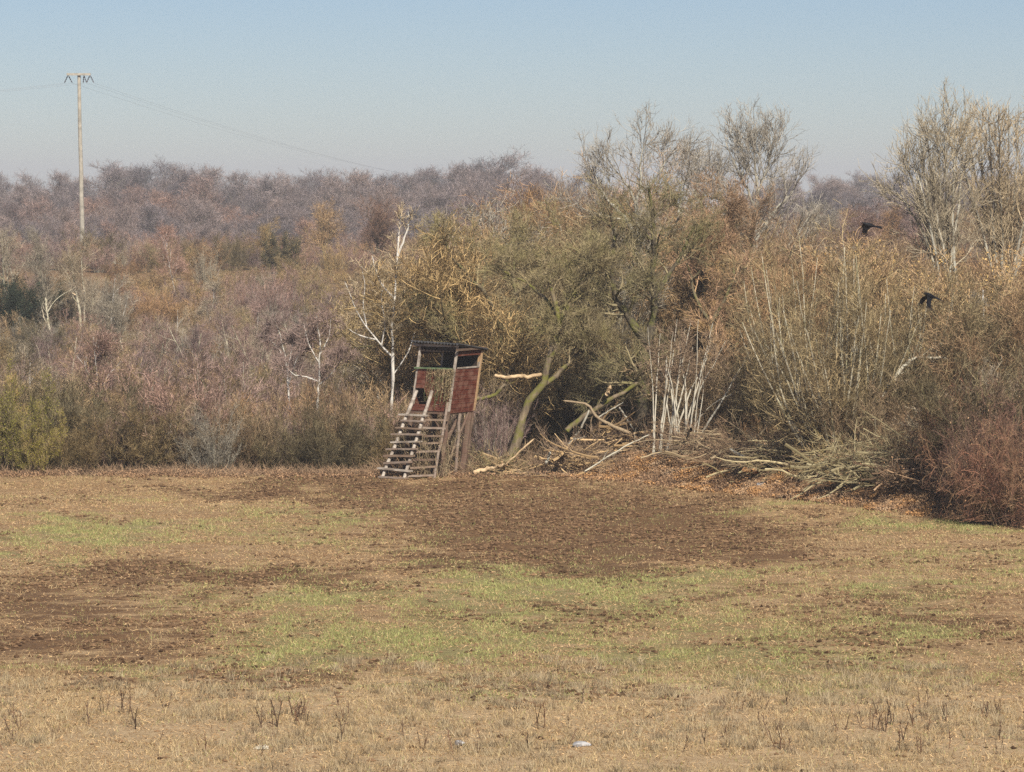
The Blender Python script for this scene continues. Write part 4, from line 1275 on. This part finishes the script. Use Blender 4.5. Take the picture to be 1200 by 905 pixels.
def pole_mesh(name, a, b, r0, r1, mat, seed=1, K=7):
    g = np.random.default_rng(seed)
    a = np.array(a, float); b = np.array(b, float)
    P = (a + (b - a) * np.linspace(0, 1, K)[:, None])
    P[1:-1] += g.normal(size=(K - 2, 3)) * min(r0, .07) * .18
    R = np.linspace(r0, r1, K)
    # closed ends
    P = np.concatenate([P[:1], P, P[-1:]]); R = np.concatenate([[.001], R, [.001]])
    d = norm((b - a)[None])[0]
    P[0] -= d * .002; P[-1] += d * .002
    s = sweep(P[None], R[None], 9, np.array([.5]))
    return make_mesh(name, s[0], s[1], s[2], [mat], smooth=False)


def board_mat(name, c1, c2, c3, pitch=9.0):
    m, nt, b = new_mat(name)
    tc = nt.nodes.new("ShaderNodeTexCoord")
    mp = nt.nodes.new("ShaderNodeMapping"); mp.inputs["Scale"].default_value = (1.5, 1.5, 14)
    nt.links.new(tc.outputs["Object"], mp.inputs[0])
    f = n_noise(nt, 2.2, 5, .7, vec=mp.outputs[0])
    base = n_ramp(nt, f, [(.3, c1), (.7, c2)])
    wv = n_noise(nt, 4.0, 4)
    base = n_mix(nt, n_ramp(nt, wv, [(.46, 0.0), (.62, .75)]), base, c3)
    nt.links.new(base, b.inputs["Base Color"])
    n_bump(nt, b, f, .5, .01)
    b.inputs["Roughness"].default_value = .6
    return m


M_RED = board_mat("red_brown_boards", (.055, .016, .011), (.16, .048, .030), (.20, .105, .075))
M_WOODG = board_mat("weathered_grey_wood", (.15, .115, .09), (.36, .29, .24), (.22, .15, .11))
M_WHITEW = board_mat("pale_timber", (.27, .23, .19), (.56, .50, .43), (.18, .14, .11))
M_TAN = board_mat("tan_timber", (.34, .22, .12), (.52, .36, .21), (.30, .2, .12))
M_WOODD = board_mat("brown_old_timber", (.12, .085, .06), (.30, .22, .16), (.20, .13, .09))
M_INSHADE = plain_mat("inner_shade_board", (.02, .014, .012), (.05, .035, .028), 8)  # near-black colour holds the shade inside the cabin
M_ROOF = plain_mat("roof_sheet", (.035, .037, .04), (.09, .09, .095), 6, .6)
M_LEGW = board_mat("dark_leg_timber", (.08, .055, .04), (.20, .14, .10), (.14, .08, .06))

stand = bpy.data.objects.new("hunting_stand", None)
col.objects.link(stand)
stand.location = (ST_X, ST_Y, gz1(ST_X, ST_Y))
stand.rotation_euler = (0, 0, ST_A)
tag(stand, "raised wooden hunting stand with red cabin and wide ladder, leaning at the field edge", "hunting stand")
Hs = .75
FZ, TZ = 2.12, 4.28


def plank_rows(x0, x1, y0, y1, z0, z1, h=.15, gap=.012, jit=.004, seed=3):
    r = random.Random(seed); out = []
    z = z0
    while z < z1 - .02:
        zz = min(z + h, z1)
        j = r.uniform(-jit, jit)
        if abs(x1 - x0) > abs(y1 - y0): out.append(bx(x0, x1, y0 + j, y1 + j, z, zz - gap))
        else: out.append(bx(x0 + j, x1 + j, y0, y1, z, zz - gap))
        z += h
    return out


def part(name, boxes, mat, parent=stand, label=None):
    o = add_obj(name, box_mesh(name, boxes, mat), parent)
    if label: o['label'] = label
    return o


# corner posts run from the ground to the roof
for k, (sx, sy) in enumerate(((-1, -1), (1, -1), (1, 1), (-1, 1))):
    x_, y_ = sx * (Hs - .03), sy * (Hs - .03)
    add_obj("leg", pole_mesh("leg", (x_, y_, -.1), lean((x_, y_, FZ - .06)), .085, .07, M_LEGW if k else M_LEGW, 20 + k), stand)
    part("post", [bx(x_ - .035, x_ + .035, y_ - .035, y_ + .035, FZ + .04, TZ + (.06 if sy < 0 else -.12))], M_WHITEW if (sx, sy) != (1, 1) else M_TAN)
part("floor", [bx(-Hs, Hs, -Hs, Hs, FZ - .05, FZ + .03)], M_LEGW)
part("front_wall", plank_rows(-Hs + .08, Hs - .08, -Hs - .025, -Hs + .0, FZ + .78, FZ + 1.42, seed=1) + plank_rows(-.12, Hs - .08, -Hs - .025, -Hs, FZ + .27, FZ + .775, seed=4)
     + plank_rows(-Hs, Hs - .06, -Hs - .03, -Hs, FZ + .04, FZ + .26, seed=2), M_RED)
part("side_wall", plank_rows(Hs + .006, Hs + .03, -Hs + .07, Hs - .01, FZ - .02, FZ + 1.46, seed=5) + plank_rows(Hs + .006, Hs + .03, -Hs + .07, Hs - .01, FZ + 1.86, TZ - .03, .16, seed=6), M_RED, label="right side wall of red-brown boards with a window gap")
part("side_wall", plank_rows(-Hs - .03, -Hs - .006, -Hs + .07, Hs - .01, FZ, FZ + 1.46, seed=7) + plank_rows(-Hs - .03, -Hs - .006, -Hs + .07, Hs, FZ + 1.9, TZ - .05, .16, seed=8), M_RED)
part("rear_wall", [bx(-Hs + .05, Hs - .08, Hs - .02, Hs + .01, FZ, TZ - .15)], M_INSHADE)
part("roof_shade_board", [bx(-Hs + .07, Hs - .07, -Hs - .02, -Hs + .01, TZ - .17, TZ + .0)], M_INSHADE)  # dark board added to stand for the roof's shade over the opening
part("window_sill", [bx(-Hs - .04, Hs - .05, -Hs - .09, -Hs - .03, FZ + 1.42, FZ + 1.47)], plain_mat("green_sill", (.06, .10, .05), (.16, .22, .12), 9), label="mossy green front window sill")
part("window_frame", [bx(Hs + .03, Hs + .055, -Hs + .1, Hs - .04, FZ + 1.44, FZ + 1.49), bx(Hs + .03, Hs + .052, Hs - .2, Hs - .05, FZ + 1.49, FZ + 1.62)], M_WHITEW)
part("trim", [bx(Hs + .03, Hs + .06, Hs - .07, Hs + .02, FZ, TZ - .12)], M_TAN)
# corrugated roof, higher at the front
nv = 61
rv, rf = [], []
for i in range(nv):
    u = -Hs - .22 + i / (nv - 1) * (2 * Hs + .40)
    zc = .028 * math.cos(i / (nv - 1) * 2 * math.pi * 15)
    for (yy, zz) in ((-Hs - .24, TZ + .17), (Hs + .12, TZ - .07)):
        slope = -.10 * (u + Hs)
        rv.append(lean((u, yy, zz + zc + slope * .35)))
for j in range(nv):
    for q in (0, 1):
        p = rv[j * 2 + q]; rv.append((p[0], p[1], p[2] - .03))
o2 = nv * 2
for i in range(nv - 1):
    a_, b_, c_, d_ = i * 2, i * 2 + 2, i * 2 + 3, i * 2 + 1
    rf += [(a_, b_, c_, d_), (o2 + d_, o2 + c_, o2 + b_, o2 + a_), (a_, o2 + a_, o2 + b_, b_), (d_, c_, o2 + c_, o2 + d_)]
rf += [(0, 1, o2 + 1, o2), (nv * 2 - 2, o2 + nv * 2 - 2, o2 + nv * 2 - 1, nv * 2 - 1)]
rm = bpy.data.meshes.new("roof"); rm.from_pydata(rv, [], rf); rm.materials.append(M_ROOF)
roof = add_obj("roof", rm, stand)
part("fascia", [bx(-Hs - .2, Hs + .1, -Hs - .10, -Hs - .07, TZ + .0, TZ + .085)], M_WHITEW, roof)
part("rafter", [bx(-Hs - .16, -Hs - .10, -Hs - .2, Hs + .1, TZ - .02, TZ + .04)], M_LEGW, roof)
part("rafter", [bx(Hs + .08, Hs + .14, -Hs - .2, Hs + .1, TZ - .12, TZ - .05)], M_LEGW, roof)

# ladder: two rails, ten treads
lad = bpy.data.objects.new("ladder", None); col.objects.link(lad); lad.parent = stand
L0, L1_ = (-.70, -2.55), (.10, -2.55)
topy = -Hs - .07
tops = [lean((-.58, topy, FZ + .70)), lean((.02, topy, FZ + .70))]
foots = [(-.64, -2.12, -.02), (.22, -2.12, -.02)]
for k in range(2):
    add_obj("rail", pole_mesh("rail", foots[k], tops[k], .055, .06, M_WHITEW, 40 + k), lad)
rr_ = random.Random(4)
NT = 10
for k in range(NT):
    t = .035 + k / (NT - 1) * .70
    A = Vector(foots[0]).lerp(Vector(tops[0]), t); B = Vector(foots[1]).lerp(Vector(tops[1]), t)
    d_ = (B - A).normalized()
    A = A - d_ * rr_.uniform(.06, .26) + Vector((0, -.06, rr_.uniform(-.04, .04))); B = B + d_ * rr_.uniform(.06, .26) + Vector((0, -.06, rr_.uniform(-.05, .05)))
    part("tread", [beam(A, B, rr_.uniform(.15, .22), rr_.uniform(.04, .07))], (M_WOODG, M_WHITEW, M_WOODG, M_WOODD)[k % 4], lad)
# cross bars from the right ladder rail to the front right leg, and bracing
for k in range(8):
    z = .12 + k * .255
    A = Vector(foots[1]).lerp(Vector(tops[1]), min(1, z / 2.82)) + Vector((.03, .09, 0))
    lp = lean((Hs - .03, -Hs, z)); B = Vector((lp[0] + .1, lp[1] - .55 * (1 - z / 2.4), z + rr_.uniform(-.03, .03)))
    part("crossbar", [beam(A, B, .12, .06)], (M_WOODG, M_WOODD, M_LEGW)[k % 3])
add_obj("brace", pole_mesh("brace", (Hs + .12, -Hs - .55, -.05), lean((Hs - .06, -Hs - .06, FZ + .35)), .05, .045, M_WOODG, 60), stand)
add_obj("brace", pole_mesh("brace", (Hs + .1, Hs - .2, -.05), lean((Hs - .75, -Hs + .1, FZ - .05)), .045, .04, M_LEGW, 61), stand)
add_obj("brace", pole_mesh("brace", (Hs - .1, -Hs + .25, -.05), lean((Hs + .0, Hs - .3, FZ - .05)), .05, .045, M_LEGW, 62), stand)
add_obj("brace", pole_mesh("brace", (Hs + .05, .05, -.05), lean((Hs + .02, -.1, FZ - .05)), .055, .05, M_WOODG, 63), stand)
add_obj("brace", pole_mesh("brace", (Hs + .02, Hs - .25, -.05), lean((Hs - .02, Hs - .2, FZ - .05)), .13, .11, M_LEGW, 64), stand)
add_obj("brace", pole_mesh("brace", (Hs - .55, -Hs + .2, -.05), lean((Hs - .1, .1, FZ - .05)), .07, .06, M_LEGW, 65), stand)
# camouflage net with dry leaves over the right half of the front
g = np.random.default_rng(88)
n = 60
P = np.empty((n, 6, 3)); xs_ = Hs + .04 - 1.05 * g.uniform(0, 1, n) ** 1.3; lenk = g.uniform(.04, .27, n)
for k in range(6):
    zz = FZ + 1.45 - k * lenk
    P[:, k] = np.stack([xs_ + g.normal(size=n) * .03, -Hs - .07 - g.uniform(0, .05, n), zz], -1)
P[..., 0] += lx * LEAN * P[..., 2]; P[..., 1] += ly * LEAN * P[..., 2]
R = np.full((n, 6), .006)
q = leaves(g, P, 1300, .026, .045)
a = join([seg(g, (P, R), 3), q])
add_obj("camouflage_net", make_mesh("camouflage_net", a[0], a[1], a[2], [twig_mat("net", (.10, .075, .035), (.46, .35, .20), (.11, .12, .045))]), stand)
# dry climbing stems around the feet
P, R = stems(g, 40, 1.9, .7, (0, 18), .009, K=7, wig=.14, rend=.5)
P[..., 0] += .35; P[..., 1] -= .9
B = grow(g, P, R, 500, .35, (20, 70), (.1, 1), 4, .25, .0, .7, .005, .3)
q = leaves(g, B[0], 1400, .02, .03)
a = join([seg(g, (P, R), 4), seg(g, B, 3), q])
o = add_obj("dry_weeds", make_mesh("dry_weeds", a[0], a[1], a[2], [M_TW_TAN]), None, stand.location, (0, 0, ST_A))
tag(o, "dry tangled weeds growing up through the hunting stand ladder", "weeds")

# ------------------------------------------------------------------ power pole and wires
PD = 330.0
M_CONC = plain_mat("pole_concrete", (.27, .25, .21), (.44, .40, .33), 2.5)
M_INS = plain_mat("insulator", (.05, .05, .06), (.12, .12, .14), 5, .4)
pb = pt(97, 290, PD); ptp = pt(92.5, 86, PD)
pr_ = bpy.data.objects.new("power_pole", None); col.objects.link(pr_)
pr_.location = [float(v) for v in (pb[0], PD, gz1(pb[0], PD))]
tag(pr_, "tall slim grey power pole with a short crossarm on the skyline at the left", "power pole")
o0 = np.array(pr_.location)
top = ptp - o0
add_obj("pole", pole_mesh("pole", (0, 0, -.3), tuple(top), .23, .15, M_CONC, 5, 9), pr_)
part("crossarm", [beam(Vector(top) + Vector((-1.08, -.25, -.10)), Vector(top) + Vector((1.08, -.25, -.10)), .16, .20)], M_CONC, pr_)
ends = []
for k, (sx, dx, sy) in enumerate(((-1, -.35, 1), (-.95, .32, 1), (.45, -.1, 1), (.45, .28, -1), (.98, -.28, -1), (1.02, .36, -1))):
    a_ = top + np.array([sx, 0, -.2]); b2 = a_ + np.array([dx, .25 * sy, -.68])
    K = 9
    P = a_ + (b2 - a_) * np.linspace(0, 1, K)[:, None]
    R = np.array([.03, .04, .08, .03, .08, .03, .08, .04, .03]) * .8
    s_ = sweep(P[None], R[None], 8, np.array([.5]))
    add_obj("insulator", make_mesh("insulator", s_[0], s_[1], s_[2], [M_INS]), pr_)
    ends.append(b2 + o0)
M_WIRE = plain_mat("wire_metal", (.25, .26, .28), (.34, .35, .37), 3, .5)


def wire(a, b, sag, label):
    K = 40
    t = np.linspace(0, 1, K)[:, None]
    P = a + (b - a) * t; P[:, 2] -= 4 * sag * (t * (1 - t))[:, 0]
    o0 = P[0].copy()
    s_ = sweep((P - o0)[None], np.full((1, K), .006), 4, np.array([.5]))
    tag(add_obj("power_wire", make_mesh("power_wire", s_[0], s_[1], s_[2], [M_WIRE]), None, o0), label, "wire", "overhead wires of the power pole")


for k, (i, dz) in enumerate(((0, 0), (1, .0), (4, .0))):
    wire(ends[i], np.array([pb[0] - 60 + k * 1.2, PD - 60 + k, ends[i][2] - .5]), 2.2, ("upper left wire running from the power pole out of the picture", "middle left wire running from the power pole out of the picture", "lower left wire running from the power pole out of the picture")[k])
for k, i in enumerate((1, 3, 5)):
    wire(ends[i], np.array([X_at(640 + 14 * k, 760), 760 + k, 9.0 - k * .8]), 3.0, ("upper faint wire sloping right from the power pole", "middle faint wire sloping right from the power pole", "lower faint wire sloping right from the power pole")[k])

# ------------------------------------------------------------------ crows in flight
M_CROW = plain_mat("crow_feather", (.004, .004, .005), (.010, .010, .014), 20, .6)


def crow(label, px, py, d, rot, wing_l, wing_r, s=1.0):
    """body along +X (head at +X), wings along +-Y; wing angles are up/down bends of inner and outer wing"""
    import bmesh
    root_me = bpy.data.meshes.new("crow")
    V, Fc = [], []
    secs = [(-.30, .004, .05, 0), (-.24, .008, .055, 0), (-.16, .02, .045, 0), (-.10, .045, .05, 0), (0, .062, .064, 0), (.08, .058, .06, .004), (.14, .038, .04, .014),
            (.18, .036, .036, .022), (.215, .026, .026, .022), (.235, .010, .011, .016), (.275, .002, .003, .010)]
    S = 10
    for (x_, hz, wy, cz) in secs:
        for j in range(S):
            a_ = j / S * 2 * math.pi
            V.append((x_, wy * math.cos(a_), cz + hz * math.sin(a_)))
    for i in range(len(secs) - 1):
        for j in range(S):
            Fc.append((i * S + j, i * S + (j + 1) % S, (i + 1) * S + (j + 1) % S, (i + 1) * S + j))
    Fc.append(tuple(range(S))[::-1]); Fc.append(tuple((len(secs) - 1) * S + j for j in range(S)))
    # wings: rows of chord stations, with thickness, separate fingers at the tip
    for sd, (a1, a2) in ((1, wing_l), (-1, wing_r)):
        st = [(0.02, .10, -.08), (.10, .14, -.05), (.18, .17, -.01), (.26, .16, .01), (.32, .13, .02)]
        base = len(V)
        y_, z_ = 0, .02; py_ = .02
        rows = []
        for (sy, le, te) in st:
            dy = sy - py_; py_ = sy
            an = math.radians(a1 if sy <= .22 else a2)
            y_ += dy * math.cos(an); z_ += dy * math.sin(an)
            rows.append((y_, z_, le, te))
        for (yy, zz, le, te) in rows:
            for (xx, th) in ((le, .002), (le * .4, .010), (te * .3, .006), (te, .0015)):
                V.append((xx, sd * yy + 0, zz + th)); V.append((xx, sd * yy, zz - th))
        W = 8
        for i in range(len(rows) - 1):
            b0, b1 = base + i * W, base + (i + 1) * W
            for j in range(3):
                Fc.append((b0 + 2 * j, b0 + 2 * j + 2, b1 + 2 * j + 2, b1 + 2 * j))
                Fc.append((b0 + 2 * j + 1, b1 + 2 * j + 1, b1 + 2 * j + 3, b0 + 2 * j + 3))
            Fc.append((b0, b1, b1 + 1, b0 + 1)); Fc.append((b0 + 6, b0 + 7, b1 + 7, b1 + 6))
        yy, zz = rows[-1][0], rows[-1][1]
        an = math.radians(a2)
        for kf in range(5):
            xo = .14 - kf * .036; L = .11 - .014 * abs(kf - 1)
            y2 = yy + L * math.cos(an); z2 = zz + L * math.sin(an); xb = xo - .02 - .018 * kf
            b0 = len(V)
            for (xx, yq, zq, th) in ((xo + .014, yy - .01, zz, .002), (xo - .018, yy - .01, zz, .002), (xb - .006, y2, z2, .001), (xb + .006, y2, z2, .001)):
                V.append((xx, sd * yq, zq + th)); V.append((xx, sd * yq, zq - th))
            Fc += [(b0, b0 + 2, b0 + 4, b0 + 6), (b0 + 1, b0 + 7, b0 + 5, b0 + 3), (b0, b0 + 1, b0 + 3, b0 + 2), (b0 + 2, b0 + 3, b0 + 5, b0 + 4), (b0 + 4, b0 + 5, b0 + 7, b0 + 6), (b0 + 6, b0 + 7, b0 + 1, b0)]
    # tail fan
    b0 = len(V)
    for (xx, yy) in ((-.18, .045), (-.18, -.045), (-.36, -.085), (-.39, 0), (-.36, .085)):
        V.append((xx, yy, .006)); V.append((xx, yy, -.002))
    Fc += [(b0, b0 + 2, b0 + 4, b0 + 6, b0 + 8), (b0 + 1, b0 + 9, b0 + 7, b0 + 5, b0 + 3)] + [(b0 + 2 * j, b0 + 2 * j + 1, b0 + (2 * j + 3) % 10, b0 + (2 * j + 2) % 10) for j in range(5)]
    root_me.from_pydata(V, [], Fc)
    root_me.materials.append(M_CROW)
    p = pt(px, py, d)
    o = add_obj("crow", root_me, None, p, rot, (s, s, s))
    tag(o, label, "crow", "crows in flight")


R_ = math.radians
crow("black crow flying with wings angled down, the upper left one", 1019, 264, 100, (R_(-28), R_(-12), R_(192)), (-78, -92), (-40, -60), .95)
crow("black crow flying low before the thicket, the lower right one", 1090, 347, 96, (R_(-26), R_(-14), R_(222)), (-44, -60), (-66, -84), 1.1)

# ------------------------------------------------------------------ haze
HZ = 0.00033
z0, z1 = -75.0, 32.0
me = box_mesh("haze", [[(-4300, -450, z0), (4300, -450, z0), (4300, 6200, z0), (-4300, 6200, z0), (-4300, -450, z1), (4300, -450, z1), (4300, 6200, z1), (-4300, 6200, z1)]], bpy.data.materials.new("haze"))
hm = me.materials[0]; hm.use_nodes = True
nt = hm.node_tree
nt.nodes.remove(nt.nodes["Principled BSDF"])
pv = nt.nodes.new("ShaderNodeVolumePrincipled")
pv.inputs["Color"].default_value = (.90, .92, .96, 1)
pv.inputs["Density"].default_value = HZ
pv.inputs["Anisotropy"].default_value = 0.0
nt.links.new(pv.outputs[0], nt.nodes["Material Output"].inputs["Volume"])
tag(add_obj("haze", me), "thin pale air over the whole landscape", "haze", kind='stuff')
